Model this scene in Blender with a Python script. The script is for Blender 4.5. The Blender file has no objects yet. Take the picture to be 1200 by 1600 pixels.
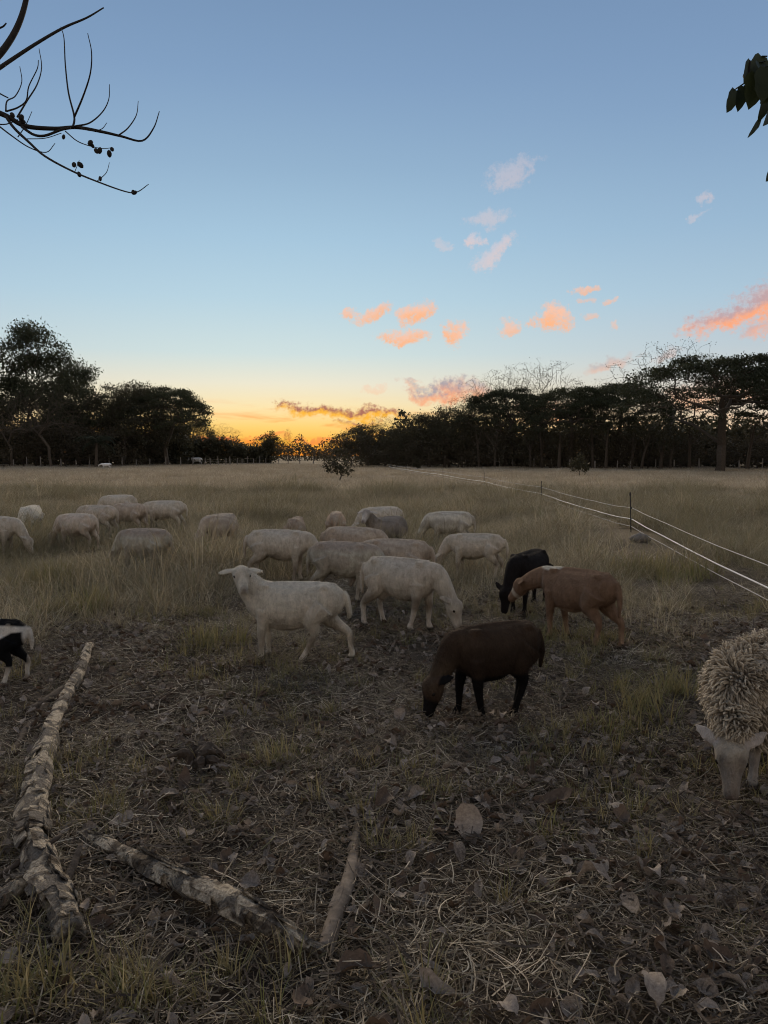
import bpy, math, random
import numpy as np
from mathutils import Vector, Matrix

random.seed(7)
RNG = np.random.default_rng(7)
S = bpy.context.scene
COL = S.collection
R = math.radians

# ------------------------------------------------------------------ camera
CAM_H = 1.65
FPX, CX, CY, HOR = 1200.0, 600.0, 800.0, 712.0
PITCH = math.atan((CY - HOR) / FPX)
cd = bpy.data.cameras.new('camera')
cam = bpy.data.objects.new('camera', cd)
COL.objects.link(cam)
S.camera = cam
cd.sensor_fit = 'VERTICAL'
cd.angle = 2 * math.atan(800 / FPX)
cd.clip_start, cd.clip_end = 0.05, 20000
cam.location = (0, 0, CAM_H)
cam.rotation_euler = (R(90) - PITCH, 0, 0)

# ------------------------------------------------------------------ sky, sun, exposure
SUN_AZ, SUN_EL = -8.0, -1.8
EXPO = 4.06
GAIN = 0.15 * 2 ** EXPO
S.view_settings.view_transform = 'Standard'
S.view_settings.look = 'None'
S.view_settings.gamma = 1.0
S.view_settings.use_curve_mapping = False
S.view_settings.exposure = EXPO


def lin(c):
    return tuple(((v / 255) / 12.92 if v / 255 <= 0.04045 else ((v / 255 + 0.055) / 1.055) ** 2.4) for v in c)


class NT:
    """small helper to write node trees"""
    def __init__(self, nt):
        self.nt = nt
        nt.nodes.clear()

    def n(self, typ, ins=None, **kw):
        nd = self.nt.nodes.new(typ)
        for k, v in kw.items():
            setattr(nd, k, v)
        for k, v in (ins or {}).items():
            s = nd.inputs[k]
            if isinstance(v, bpy.types.NodeSocket):
                self.nt.links.new(v, s)
            else:
                s.default_value = v
        return nd

    def m(self, op, a, b=None, c=None, clamp=False):
        nd = self.nt.nodes.new('ShaderNodeMath')
        nd.operation = op
        nd.use_clamp = clamp
        for i, v in enumerate((a, b, c)):
            if v is None:
                continue
            if isinstance(v, bpy.types.NodeSocket):
                self.nt.links.new(v, nd.inputs[i])
            else:
                nd.inputs[i].default_value = v
        return nd.outputs[0]

    def mix(self, fac, a, b, blend='MIX'):
        nd = self.nt.nodes.new('ShaderNodeMix')
        nd.data_type = 'RGBA'
        nd.blend_type = blend
        nd.clamp_factor = True
        for i, v in ((0, fac), (6, a), (7, b)):
            if isinstance(v, bpy.types.NodeSocket):
                self.nt.links.new(v, nd.inputs[i])
            elif i == 0:
                nd.inputs[0].default_value = v
            else:
                nd.inputs[i].default_value = (*v[:3], 1)
        return nd.outputs[2]

    def ramp(self, fac, stops, interp='LINEAR'):
        nd = self.nt.nodes.new('ShaderNodeValToRGB')
        cr = nd.color_ramp
        cr.interpolation = interp
        while len(cr.elements) > 1:
            cr.elements.remove(cr.elements[0])
        for i, (p, c) in enumerate(stops):
            e = cr.elements[0] if i == 0 else cr.elements.new(p)
            e.position = p
            e.color = (*c[:3], 1)
        self.nt.links.new(fac, nd.inputs[0])
        return nd.outputs[0]

    def smooth(self, v, lo, hi):
        nd = self.nt.nodes.new('ShaderNodeMapRange')
        nd.interpolation_type = 'SMOOTHSTEP'
        self.nt.links.new(v, nd.inputs[0])
        nd.inputs[1].default_value = lo
        nd.inputs[2].default_value = hi
        return nd.outputs[0]

    def noise(self, vec, scale, detail=4, rough=0.55, dim='3D', dist=0.0):
        nd = self.n('ShaderNodeTexNoise', noise_dimensions=dim)
        nd.inputs['Scale'].default_value = scale
        nd.inputs['Detail'].default_value = detail
        nd.inputs['Roughness'].default_value = rough
        nd.inputs['Distortion'].default_value = dist
        if vec is not None:
            self.nt.links.new(vec, nd.inputs['Vector'])
        return nd.outputs[0]


def px_dir(px, py):
    u, v = (px - CX) / FPX, (CY - py) / FPX
    c, s = math.cos(PITCH), math.sin(PITCH)
    return Vector((u, c + v * s, -s + v * c))


def az_el(px, py):
    d = px_dir(px, py)
    return math.degrees(math.atan2(d.x, d.y)), math.degrees(math.atan2(d.z, math.hypot(d.x, d.y)))


def build_world():
    w = bpy.data.worlds.new('World')
    S.world = w
    w.use_nodes = True
    t = NT(w.node_tree)
    tc = t.n('ShaderNodeTexCoord')
    vec = tc.outputs['Generated']
    sep = t.n('ShaderNodeSeparateXYZ', {0: vec})
    x, y, z = sep.outputs
    az = t.m('MULTIPLY', t.m('ARCTAN2', x, y), 57.29578)
    el = t.m('MULTIPLY', t.m('ARCSINE', z), 57.29578)
    sky = t.n('ShaderNodeTexSky', sky_type='NISHITA', sun_disc=False)
    sky.sun_elevation = R(SUN_EL)
    sky.sun_rotation = R(SUN_AZ)
    sky.air_density, sky.dust_density, sky.ozone_density = 1.0, 1.0, 2.0

    def disp(c):
        l = lin(c)
        return tuple(v / GAIN for v in l)
    # twilight grading by elevation, towards the afterglow and away from it
    f = t.m('DIVIDE', el, 90.0, clamp=True)
    glow = t.ramp(f, [(0.0, disp((255, 150, 45))), (0.011, disp((255, 190, 72))), (0.024, disp((255, 214, 122))), (0.040, disp((250, 230, 178))),
                      (0.058, disp((236, 231, 208))), (0.082, disp((206, 223, 222))), (0.125, disp((183, 211, 224))),
                      (0.17, disp((166, 198, 219))), (0.22, disp((148, 179, 205))), (0.28, disp((130, 160, 193))), (0.34, disp((117, 146, 180))),
                      (0.6, disp((120, 142, 174))), (1.0, disp((136, 150, 174)))])
    side = t.ramp(f, [(0.0, disp((208, 170, 150))), (0.03, disp((206, 190, 180))), (0.07, disp((190, 198, 206))), (0.12, disp((168, 194, 213))),
                      (0.17, disp((150, 180, 206))), (0.25, disp((128, 157, 191))), (0.34, disp((114, 142, 177))),
                      (0.6, disp((118, 141, 174))), (1.0, disp((136, 150, 174)))])
    # the rosy belt that stands opposite the afterglow
    anti = t.ramp(f, [(0.0, disp((178, 172, 172))), (0.06, disp((210, 195, 186))), (0.16, disp((218, 206, 195))), (0.3, disp((200, 197, 198))), (0.6, disp((158, 166, 182))), (1.0, disp((136, 150, 174)))])
    cosz = t.m('COSINE', t.m('MULTIPLY', t.m('SUBTRACT', az, SUN_AZ), 0.0174533))
    side = t.mix(t.smooth(cosz, 0.1, -0.6), side, anti)
    dz = t.m('SUBTRACT', az, SUN_AZ)
    gf = t.m('EXPONENT', t.m('MULTIPLY', t.m('MULTIPLY', dz, dz), -1.0 / (2 * 19.0 ** 2)))
    grade = t.mix(gf, side, glow)
    base = t.mix(0.955, sky.outputs[0], grade)
    # faint horizontal streaks of thin cloud low in the glow
    comb = t.n('ShaderNodeCombineXYZ', {0: az, 1: el, 2: 0.0})
    mp = t.n('ShaderNodeMapping', {0: comb.outputs[0], 3: (0.12, 0.9, 1.0)})
    st = t.noise(mp.outputs[0], 1.0, 4, 0.6, dist=0.4)
    stm = t.m('MULTIPLY', t.smooth(st, 0.50, 0.68), t.m('MULTIPLY', t.smooth(el, 4.6, 1.8), t.smooth(el, 0.2, 0.8)))
    stm = t.m('MULTIPLY', stm, t.m('MULTIPLY', gf, 0.75))
    base = t.mix(stm, base, disp((255, 143, 52)))
    # clouds: (px, py, half width, half height, tilt deg, density, kind) on the sky sphere
    wx = t.noise(comb.outputs[0], 0.55, 5, 0.62)
    w2 = t.n('ShaderNodeMapping', {0: comb.outputs[0], 1: (31.7, 12.3, 4.0)})
    wy = t.noise(w2.outputs[0], 0.55, 5, 0.62)
    fine = t.noise(comb.outputs[0], 2.6, 6, 0.7)
    azw = t.m('ADD', az, t.m('MULTIPLY', t.m('SUBTRACT', wx, 0.5), 3.4))
    elw = t.m('ADD', el, t.m('MULTIPLY', t.m('SUBTRACT', wy, 0.5), 2.2))
    clouds = [
        (547, 493, 17, 8, 10, 0.85, 0), (582, 492, 32, 11, 22, 0.9, 0), (652, 490, 33, 17, 20, 1.0, 0), (632, 526, 40, 12, 0, 1.0, 0),
        (714, 522, 20, 20, -40, 1.0, 0), (800, 515, 26, 13, 15, 0.8, 0), (862, 497, 29, 22, -15, 1.0, 0), (917, 452, 18, 6, 0, 0.75, 0),
        (912, 470, 12, 4, 0, 0.45, 0), (925, 494, 14, 6, 0, 0.55, 0), (956, 472, 12, 5, 0, 0.6, 0), (962, 505, 8, 6, 0, 0.5, 0),
        (775, 392, 40, 15, 38, 0.62, 1), (737, 376, 15, 8, 0, 0.7, 1), (760, 342, 34, 13, 10, 0.4, 1), (800, 272, 40, 20, 18, 0.38, 1),
        (692, 385, 12, 8, 0, 0.35, 1), (1102, 310, 12, 9, 50, 0.4, 1), (1085, 340, 14, 6, 25, 0.35, 1),
        (1150, 492, 88, 19, 13, 1.0, 2), (1235, 468, 110, 36, 12, 1.0, 2), (1190, 521, 34, 9, 12, 0.7, 2), (1075, 508, 10, 6, 0, 0.5, 0),
        (700, 612, 46, 22, 12, 1.0, 3), (668, 622, 38, 13, -18, 0.85, 3), (648, 603, 30, 8, -18, 0.6, 3), (745, 606, 22, 16, 0, 0.8, 3), (650, 592, 16, 5, 0, 0.5, 3),
        (525, 643, 96, 11, -2, 1.0, 4), (480, 641, 52, 9, -5, 1.0, 4), (585, 648, 54, 9, 0, 1.0, 4), (560, 661, 40, 6, 0, 0.8, 4),
        (955, 570, 44, 9, 20, 0.5, 3), (1045, 552, 30, 7, 15, 0.35, 3), (1150, 610, 60, 20, 0, 0.8, 0), (1080, 620, 60, 16, 0, 0.7, 0), (860, 640, 60, 14, 0, 0.6, 0),
        (585, 605, 20, 8, 0, 0.35, 0), (330, 690, 60, 10, 0, 0.9, 5), (420, 682, 50, 5, 0, 0.55, 5), (500, 688, 60, 6, 0, 0.6, 5),
    ]
    kinds = {0: ((255, 186, 138), (248, 198, 172)), 1: ((240, 206, 196), (214, 206, 214)), 2: ((255, 172, 128), (196, 166, 168)),
             3: ((250, 170, 126), (176, 166, 170)), 4: ((255, 186, 62), (176, 116, 96)), 5: ((255, 128, 62), (240, 120, 80))}
    out = base
    for k in (5, 3, 1, 0, 2, 4):
        acc = None
        shade = None
        for (px, py, hw, hh, tilt, den, kk) in clouds:
            if kk != k:
                continue
            a0, e0 = az_el(px, py)
            sx = math.degrees(hw / FPX) * (math.cos(R(a0)) ** 2) * 1.1
            sy = math.degrees(hh / FPX) * 1.1
            c, s = math.cos(R(tilt)), math.sin(R(tilt))
            da = t.m('SUBTRACT', azw, a0)
            de = t.m('SUBTRACT', elw, e0)
            u = t.m('MULTIPLY_ADD', da, c / sx, t.m('MULTIPLY', de, s / sx))
            v = t.m('MULTIPLY_ADD', da, -s / sy, t.m('MULTIPLY', de, c / sy))
            d2 = t.m('MULTIPLY_ADD', u, u, t.m('MULTIPLY', v, v))
            mk = t.m('SUBTRACT', 1.0, d2)
            mk = t.m('ADD', mk, t.m('MULTIPLY', t.m('SUBTRACT', fine, 0.50), 2.7))
            mk = t.m('MULTIPLY', t.smooth(mk, -0.1, 1.1), den)
            sh = t.m('MULTIPLY', mk, v)
            if acc is None:
                acc, shade = mk, sh
            else:
                acc = t.m('MAXIMUM', acc, mk)
                shade = t.m('ADD', shade, sh)
        lit, gray = kinds[k]
        sf = t.smooth(t.m('ADD', shade, t.m('MULTIPLY', t.m('SUBTRACT', fine, 0.5), 1.2)), -0.45, 0.55)
        out = t.mix(acc, out, t.mix(sf, disp(lit), disp(gray)))
    # two backgrounds so that the cloud nodes only run where there are clouds
    belt = t.m('MULTIPLY', t.m('MULTIPLY', t.m('GREATER_THAN', az, -30.0), t.m('LESS_THAN', az, 40.0)), t.m('MULTIPLY', t.m('GREATER_THAN', el, -1.0), t.m('LESS_THAN', el, 25.0)))
    clear = t.n('ShaderNodeBackground', {0: base, 1: 0.15})
    bg = t.n('ShaderNodeBackground', {0: out, 1: 0.15})
    mx = t.n('ShaderNodeMixShader', {0: belt, 1: clear.outputs[0], 2: bg.outputs[0]})
    o = t.n('ShaderNodeOutputWorld', {0: mx.outputs[0]})
    w.cycles.sampling_method = 'MANUAL'
    w.cycles.sample_map_resolution = 512


build_world()
sl = bpy.data.lights.new('sun', 'SUN')
sun = bpy.data.objects.new('sun', sl)
COL.objects.link(sun)
sl.energy = 5.0 / 2 ** EXPO
sl.angle = R(60)
sl.color = (1.0, 0.80, 0.56)
# the glow of the sun just set, seen over the far treeline
sun.rotation_euler = Vector((-math.sin(R(SUN_AZ)), -math.cos(R(SUN_AZ)), -math.tan(R(8.0)))).to_track_quat('-Z', 'Y').to_euler()

S.cycles.use_denoising = True
S.cycles.use_adaptive_sampling = True
S.cycles.adaptive_threshold = 0.015
S.cycles.filter_width = 1.05
S.cycles.max_bounces = 4
S.cycles.diffuse_bounces = 2
S.cycles.glossy_bounces = 2
S.cycles.transmission_bounces = 3
S.cycles.transparent_max_bounces = 8
S.cycles.caustics_reflective = False
S.cycles.caustics_refractive = False

# ------------------------------------------------------------------ helpers
def height(x, y):
    x = np.asarray(x, float)
    y = np.asarray(y, float)
    return 0.022 * np.sin(x * 0.9 + 1.3) * np.sin(y * 0.7 + 0.4) + 0.012 * np.sin(x * 2.7 + y * 1.9) + 0.008 * np.sin(x * 5.1 - y * 4.3 + 2)


def G(px, py, z=0.0):
    d = px_dir(px, py)
    k = (z - CAM_H) / d.z
    return Vector((d.x * k, d.y * k, z))


def P(px, py, depth):
    d = px_dir(px, py)
    k = depth / d.y
    return Vector((d.x * k, depth, CAM_H + d.z * k))


def ground_at(px, depth):
    """point on the ground in the column of the picture at that distance"""
    u = (px - CX) / FPX / math.cos(PITCH)
    x = u * depth
    return Vector((x, depth, float(height(x, depth))))


class MB:
    def __init__(self):
        self.v, self.f, self.n = [], [], 0
        self.cols = []

    def add(self, verts, faces, col=None):
        verts = np.asarray(verts, float)
        self.v.append(verts)
        self.f.extend([tuple(i + self.n for i in f) for f in faces])
        self.n += len(verts)
        if col is not None:
            self.cols.append(np.tile(np.asarray([*col, 1.0]), (len(verts), 1)) if np.ndim(col) == 1 else col)

    def tube(self, pts, radii, sides=6, cap=True, wob=0.0, col=None, flat=1.0):
        pts = np.asarray([tuple(p) for p in pts], float)
        n = len(pts)
        radii = np.asarray(radii, float)
        tang = np.gradient(pts, axis=0)
        tang /= np.linalg.norm(tang, axis=1)[:, None] + 1e-9
        ref = np.array([0, 0, 1.0]) if abs(tang[0][2]) < 0.9 else np.array([1.0, 0, 0])
        a = np.cross(tang[0], ref)
        a /= np.linalg.norm(a)
        V = []
        ang = np.linspace(0, 2 * math.pi, sides, endpoint=False)
        for i in range(n):
            a = a - tang[i] * np.dot(a, tang[i])
            a /= np.linalg.norm(a) + 1e-9
            b = np.cross(tang[i], a)
            r = radii[i] * (1 + (wob * RNG.uniform(-1, 1, sides) if wob else 0))
            V.append(pts[i] + (np.cos(ang) * r)[:, None] * a + (np.sin(ang) * r * flat)[:, None] * b)
        V = np.concatenate(V)
        F = []
        for i in range(n - 1):
            for j in range(sides):
                k = (j + 1) % sides
                F.append((i * sides + j, i * sides + k, (i + 1) * sides + k, (i + 1) * sides + j))
        if cap:
            F.append(tuple(range(sides - 1, -1, -1)))
            F.append(tuple(range((n - 1) * sides, n * sides)))
        self.add(V, F, col)

    def mesh(self, name, smooth=False):
        me = bpy.data.meshes.new(name)
        v = np.concatenate(self.v) if self.v else np.zeros((0, 3))
        me.from_pydata(v.tolist(), [], self.f)
        if self.cols:
            ca = me.color_attributes.new('col', 'FLOAT_COLOR', 'POINT')
            ca.data.foreach_set('color', np.concatenate(self.cols).astype(np.float32).ravel())
        if smooth:
            me.polygons.foreach_set('use_smooth', [True] * len(me.polygons))
        me.update()
        return me

    def build(self, name, mat, parent=None, smooth=False):
        me = self.mesh(name, smooth)
        return link(name, me, mat, parent)


def link(name, me, mat=None, parent=None):
    o = bpy.data.objects.new(name, me)
    if mat is not None and not me.materials:
        me.materials.append(mat)
    COL.objects.link(o)
    if parent is not None:
        o.parent = parent
    return o


def tag(o, label=None, cat=None, group=None, kind=None):
    if label:
        o['label'] = label
    if cat:
        o['category'] = cat
    if group:
        o['group'] = group
    if kind:
        o['kind'] = kind
    return o


def thing(name, loc, label, cat, group=None, rz=0.0):
    o = bpy.data.objects.new(name, None)
    o.empty_display_size = 0.2
    COL.objects.link(o)
    o.location = loc
    o.rotation_euler = (0, 0, rz)
    return tag(o, label, cat, group)


def copy_tree(o, parent=None):
    c = o.copy()
    COL.objects.link(c)
    c.parent = parent
    for ch in list(o.children):
        copy_tree(ch, c)
    return c


def quads(centers, u, v):
    """many flat leaf faces: centre, half axes"""
    n = len(centers)
    V = np.empty((n, 4, 3))
    V[:, 0] = centers - u
    V[:, 1] = centers + v * 0.9 - u * 0.1
    V[:, 2] = centers + u
    V[:, 3] = centers - v * 0.9 - u * 0.1
    return V.reshape(-1, 3), np.arange(n * 4).reshape(n, 4).tolist()


def rand_dirs(n):
    d = RNG.normal(size=(n, 3))
    return d / np.linalg.norm(d, axis=1)[:, None]


def hermite(pts, n):
    """smooth polyline through points (Catmull-Rom)"""
    p = np.asarray([tuple(q) for q in pts], float)
    p = np.vstack([2 * p[0] - p[1], p, 2 * p[-1] - p[-2]])
    out = []
    for i in range(1, len(p) - 2):
        for k in range(n):
            t = k / n
            a, b, c, d = p[i - 1], p[i], p[i + 1], p[i + 2]
            out.append(0.5 * ((2 * b) + (-a + c) * t + (2 * a - 5 * b + 4 * c - d) * t * t + (-a + 3 * b - 3 * c + d) * t ** 3))
    out.append(p[-2])
    return np.array(out)


def interp(vals, n):
    vals = np.asarray(vals, float)
    return np.interp(np.linspace(0, len(vals) - 1, n), np.arange(len(vals)), vals)


# ------------------------------------------------------------------ materials
def mat_new(name):
    m = bpy.data.materials.new(name)
    m.use_nodes = True
    return m, NT(m.node_tree)


def finish(t, color, rough=0.85, bump=None, bstr=0.3, bdist=0.02, trans=None, sheen=0.0, spec=0.2):
    p = t.n('ShaderNodeBsdfPrincipled', {'Base Color': color if isinstance(color, bpy.types.NodeSocket) else (*color, 1), 'Roughness': rough, 'Specular IOR Level': spec})
    if sheen:
        p.inputs['Sheen Weight'].default_value = sheen
        p.inputs['Sheen Roughness'].default_value = 0.5
    if bump is not None:
        b = t.n('ShaderNodeBump', {'Strength': bstr, 'Distance': bdist, 'Height': bump})
        t.nt.links.new(b.outputs[0], p.inputs['Normal'])
    sh = p.outputs[0]
    if trans:
        tr = t.n('ShaderNodeBsdfTranslucent', {0: color if isinstance(color, bpy.types.NodeSocket) else (*color, 1)})
        mx = t.n('ShaderNodeMixShader', {0: trans, 1: sh, 2: tr.outputs[0]})
        sh = mx.outputs[0]
    t.n('ShaderNodeOutputMaterial', {0: sh})


def pos(t):
    return t.n('ShaderNodeNewGeometry').outputs['Position']


def m_ground():
    m, t = mat_new('dry_soil')
    p = pos(t)
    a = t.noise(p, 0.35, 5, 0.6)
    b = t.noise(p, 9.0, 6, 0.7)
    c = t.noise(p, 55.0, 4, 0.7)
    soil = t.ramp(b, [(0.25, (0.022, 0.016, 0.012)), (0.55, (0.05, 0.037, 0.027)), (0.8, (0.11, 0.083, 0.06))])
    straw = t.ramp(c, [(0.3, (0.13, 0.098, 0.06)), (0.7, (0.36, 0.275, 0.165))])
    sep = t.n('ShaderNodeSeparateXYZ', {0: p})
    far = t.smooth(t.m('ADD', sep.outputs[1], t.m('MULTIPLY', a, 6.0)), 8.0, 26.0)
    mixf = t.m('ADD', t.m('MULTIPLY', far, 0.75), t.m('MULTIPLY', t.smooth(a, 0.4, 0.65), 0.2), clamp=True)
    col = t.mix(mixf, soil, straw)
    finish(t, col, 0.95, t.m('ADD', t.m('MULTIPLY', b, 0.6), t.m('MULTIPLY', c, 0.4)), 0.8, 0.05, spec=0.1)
    return m


def m_grass(name, lo, mid, hi, patch, green=None, trans=0.25):
    """blades coloured by clump, by blade and by where in the field they grow"""
    m, t = mat_new(name)
    oi = t.n('ShaderNodeObjectInfo')
    p = pos(t)
    blade = t.n('ShaderNodeAttribute', attribute_name='col', attribute_type='GEOMETRY')
    sp = t.n('ShaderNodeSeparateColor', {0: blade.outputs['Color']})
    n1 = t.noise(p, 0.22, 4, 0.6)
    f = t.m('ADD', t.m('MULTIPLY', sp.outputs[0], 0.6), t.m('MULTIPLY', oi.outputs['Random'], 0.4))
    col = t.ramp(f, [(0.05, lo), (0.5, mid), (0.95, hi)])
    col = t.mix(t.m('MULTIPLY', t.smooth(n1, 0.42, 0.64), 0.6), col, patch)
    if green:
        g = t.m('MULTIPLY', t.smooth(sp.outputs[1], 0.5, 0.9), 0.9)
        col = t.mix(g, col, green)
    finish(t, col, 0.8, trans=trans, spec=0.15)
    return m


def m_simple(name, c1, c2, scale, rough=0.9, bstr=0.3, bdist=0.01, trans=None, sheen=0, detail=5):
    m, t = mat_new(name)
    p = t.n('ShaderNodeTexCoord').outputs['Object']
    n = t.noise(p, scale, detail, 0.65)
    oi = t.n('ShaderNodeObjectInfo')
    f = t.m('ADD', t.m('MULTIPLY', t.m('SUBTRACT', n, 0.5), 1.5), t.m('MULTIPLY_ADD', oi.outputs['Random'], 0.4, 0.3), clamp=True)
    finish(t, t.mix(f, c1, c2), rough, n, bstr, bdist, trans, sheen)
    return m


def m_bark_patchy():
    """old flaking bark over pale wood"""
    m, t = mat_new('flaking_bark')
    p = t.n('ShaderNodeTexCoord').outputs['Object']
    fine = t.noise(p, 85, 6, 0.75)
    mid = t.noise(p, 26, 5, 0.65, dist=0.6)
    big = t.noise(p, 7.5, 5, 0.62, dist=1.0)
    other = t.noise(p, 4.0, 4, 0.6, dist=0.4)
    pale = t.mix(t.smooth(fine, .3, .7), (0.24, 0.19, 0.135), (0.66, 0.56, 0.42))
    grey = t.mix(t.smooth(fine, .3, .7), (0.085, 0.072, 0.060), (0.25, 0.215, 0.175))
    dark = t.mix(fine, (0.02, 0.015, 0.011), (0.085, 0.06, 0.042))
    col = t.mix(t.smooth(big, 0.46, 0.54), grey, pale)
    col = t.mix(t.smooth(mid, 0.60, 0.66), col, dark)
    col = t.mix(t.m('MULTIPLY', t.smooth(other, 0.56, 0.62), 0.85), col, dark)
    h = t.m('ADD', t.m('MULTIPLY', t.smooth(big, 0.46, 0.54), -0.8), t.m('ADD', t.m('MULTIPLY', fine, 0.6), t.m('MULTIPLY', mid, -0.8)))
    finish(t, col, 0.92, h, 1.0, 0.025, spec=0.1)
    return m


def m_coat():
    """animal coat: colour per vertex (the animal's own markings), mottled, with dirt"""
    m, t = mat_new('sheep_coat')
    at = t.n('ShaderNodeAttribute', attribute_name='col', attribute_type='GEOMETRY')
    p = t.n('ShaderNodeTexCoord').outputs['Object']
    oi = t.n('ShaderNodeObjectInfo')
    off = t.n('ShaderNodeVectorMath', {0: p, 1: oi.outputs['Location']}, operation='ADD')
    n = t.noise(off.outputs[0], 5.5, 5, 0.65)
    mp = t.n('ShaderNodeMapping', {0: off.outputs[0], 3: (1.0, 1.0, 0.45)})
    f = t.noise(mp.outputs[0], 95, 4, 0.7)
    k = t.m('MULTIPLY_ADD', t.m('SUBTRACT', n, 0.5), 0.75, 1.0)
    k = t.m('MULTIPLY', k, t.m('MULTIPLY_ADD', t.m('SUBTRACT', f, 0.5), 0.6, 1.0))
    cl = t.noise(mp.outputs[0], 24, 4, 0.6)
    k = t.m('MULTIPLY', k, t.m('MULTIPLY_ADD', t.m('SUBTRACT', cl, 0.5), 0.9, 1.0))
    hs = t.n('ShaderNodeVectorMath', {0: at.outputs['Color'], 3: k}, operation='SCALE')
    dirt = t.mix(t.m('MULTIPLY', t.smooth(n, 0.52, 0.75), 0.35), hs.outputs[0], (0.16, 0.115, 0.075))
    dark = t.m('LESS_THAN', t.n('ShaderNodeSeparateColor', {0: at.outputs['Color']}).outputs[0], 0.12)
    col = t.mix(dark, dirt, hs.outputs[0])
    finish(t, col, 0.9, t.m('ADD', f, t.m('MULTIPLY', cl, 1.6)), 0.9, 0.022, sheen=0.0, spec=0.06)
    return m


M = {}
M['ground'] = m_ground()
M['field'] = m_grass('dry_field_grass', (0.22, 0.18, 0.125), (0.44, 0.365, 0.26), (0.66, 0.57, 0.43), (0.33, 0.275, 0.19), (0.20, 0.20, 0.11), 0.38)
M['pasture'] = m_grass('grazed_pasture_grass', (0.13, 0.105, 0.065), (0.29, 0.24, 0.155), (0.60, 0.52, 0.37), (0.19, 0.165, 0.095), (0.15, 0.155, 0.07), 0.3)
M['straw'] = m_grass('trampled_straw', (0.03, 0.022, 0.016), (0.125, 0.094, 0.062), (0.56, 0.475, 0.35), (0.075, 0.056, 0.04), (0.13, 0.12, 0.06), 0.1)
M['tuft'] = m_grass('olive_tuft_grass', (0.13, 0.11, 0.055), (0.24, 0.20, 0.10), (0.44, 0.36, 0.20), (0.17, 0.155, 0.07), (0.16, 0.165, 0.06), 0.25)
M['leaf_dry'] = m_simple('dry_leaf', (0.07, 0.052, 0.040), (0.36, 0.30, 0.245), 14, 0.8, 0.5, 0.004, 0.1)
M['leaf_brown'] = m_simple('brown_leaf', (0.065, 0.042, 0.029), (0.165, 0.118, 0.084), 14, 0.8, 0.5, 0.004, 0.1)
M['log'] = m_bark_patchy()
M['darkwood'] = m_simple('dark_dead_wood', (0.022, 0.016, 0.012), (0.11, 0.085, 0.065), 18, 0.95, 0.8, 0.02)
M['stick'] = m_simple('grey_stick', (0.06, 0.045, 0.033), (0.25, 0.20, 0.155), 20, 0.95, 0.8, 0.01)
M['bark'] = m_simple('tree_bark', (0.035, 0.027, 0.02), (0.115, 0.092, 0.07), 6, 0.95, 0.6, 0.05)
M['twig'] = m_simple('bare_twig', (0.02, 0.017, 0.014), (0.05, 0.043, 0.036), 20, 0.9, 0.3, 0.005)
M['leafA'] = m_simple('dark_foliage', (0.018, 0.022, 0.011), (0.052, 0.056, 0.028), 0.7, 0.75, 0.0, 0.01, 0.25)
M['leafB'] = m_simple('dry_season_foliage', (0.03, 0.028, 0.016), (0.072, 0.065, 0.036), 0.7, 0.75, 0.0, 0.01, 0.25)
M['leafC'] = m_simple('brown_foliage', (0.045, 0.036, 0.022), (0.095, 0.08, 0.05), 0.7, 0.75, 0.0, 0.01, 0.25)
M['bigleaf'] = m_simple('broad_leaf', (0.012, 0.02, 0.007), (0.04, 0.048, 0.016), 8, 0.55, 0.2, 0.005, 0.15)
M['coat'] = m_coat()
M['hoof'] = m_simple('hoof', (0.03, 0.025, 0.02), (0.09, 0.075, 0.06), 20)
M['eye'] = m_simple('eye', (0.012, 0.009, 0.007), (0.02, 0.015, 0.01), 20, 0.15)
M['tape'] = m_simple('white_fence_tape', (0.42, 0.42, 0.40), (0.62, 0.62, 0.59), 60, 0.6)
M['rope'] = m_simple('dull_fence_rope', (0.34, 0.32, 0.29), (0.55, 0.53, 0.49), 60, 0.8)
M['stake'] = m_simple('black_stake', (0.012, 0.012, 0.012), (0.04, 0.036, 0.033), 20, 0.6)
M['post'] = m_simple('weathered_post', (0.12, 0.105, 0.09), (0.30, 0.27, 0.235), 5, 0.95, 0.5, 0.02)
M['stone'] = m_simple('field_stone', (0.085, 0.07, 0.058), (0.20, 0.175, 0.15), 12, 0.95, 0.8, 0.02)

# ------------------------------------------------------------------ ground
def build_ground():
    ys = np.concatenate([np.linspace(-14, 12, 90), np.linspace(12.6, 60, 50), np.geomspace(64, 5000, 26)])
    xs1 = np.concatenate([np.linspace(0, 10, 42), np.linspace(10.8, 60, 40), np.geomspace(66, 4000, 22)])
    xs = np.concatenate([-xs1[:0:-1], xs1])
    X, Y = np.meshgrid(xs, ys)
    Z = height(X, Y)
    V = np.stack([X, Y, Z], -1).reshape(-1, 3)
    nx = len(xs)
    F = [(j * nx + i, j * nx + i + 1, (j + 1) * nx + i + 1, (j + 1) * nx + i) for j in range(len(ys) - 1) for i in range(nx - 1)]
    mb = MB()
    mb.add(V, F)
    o = mb.build('ground', M['ground'], smooth=True)
    tag(o, 'dry pasture ground of bare soil and straw', 'ground', kind='structure')


build_ground()

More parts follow.
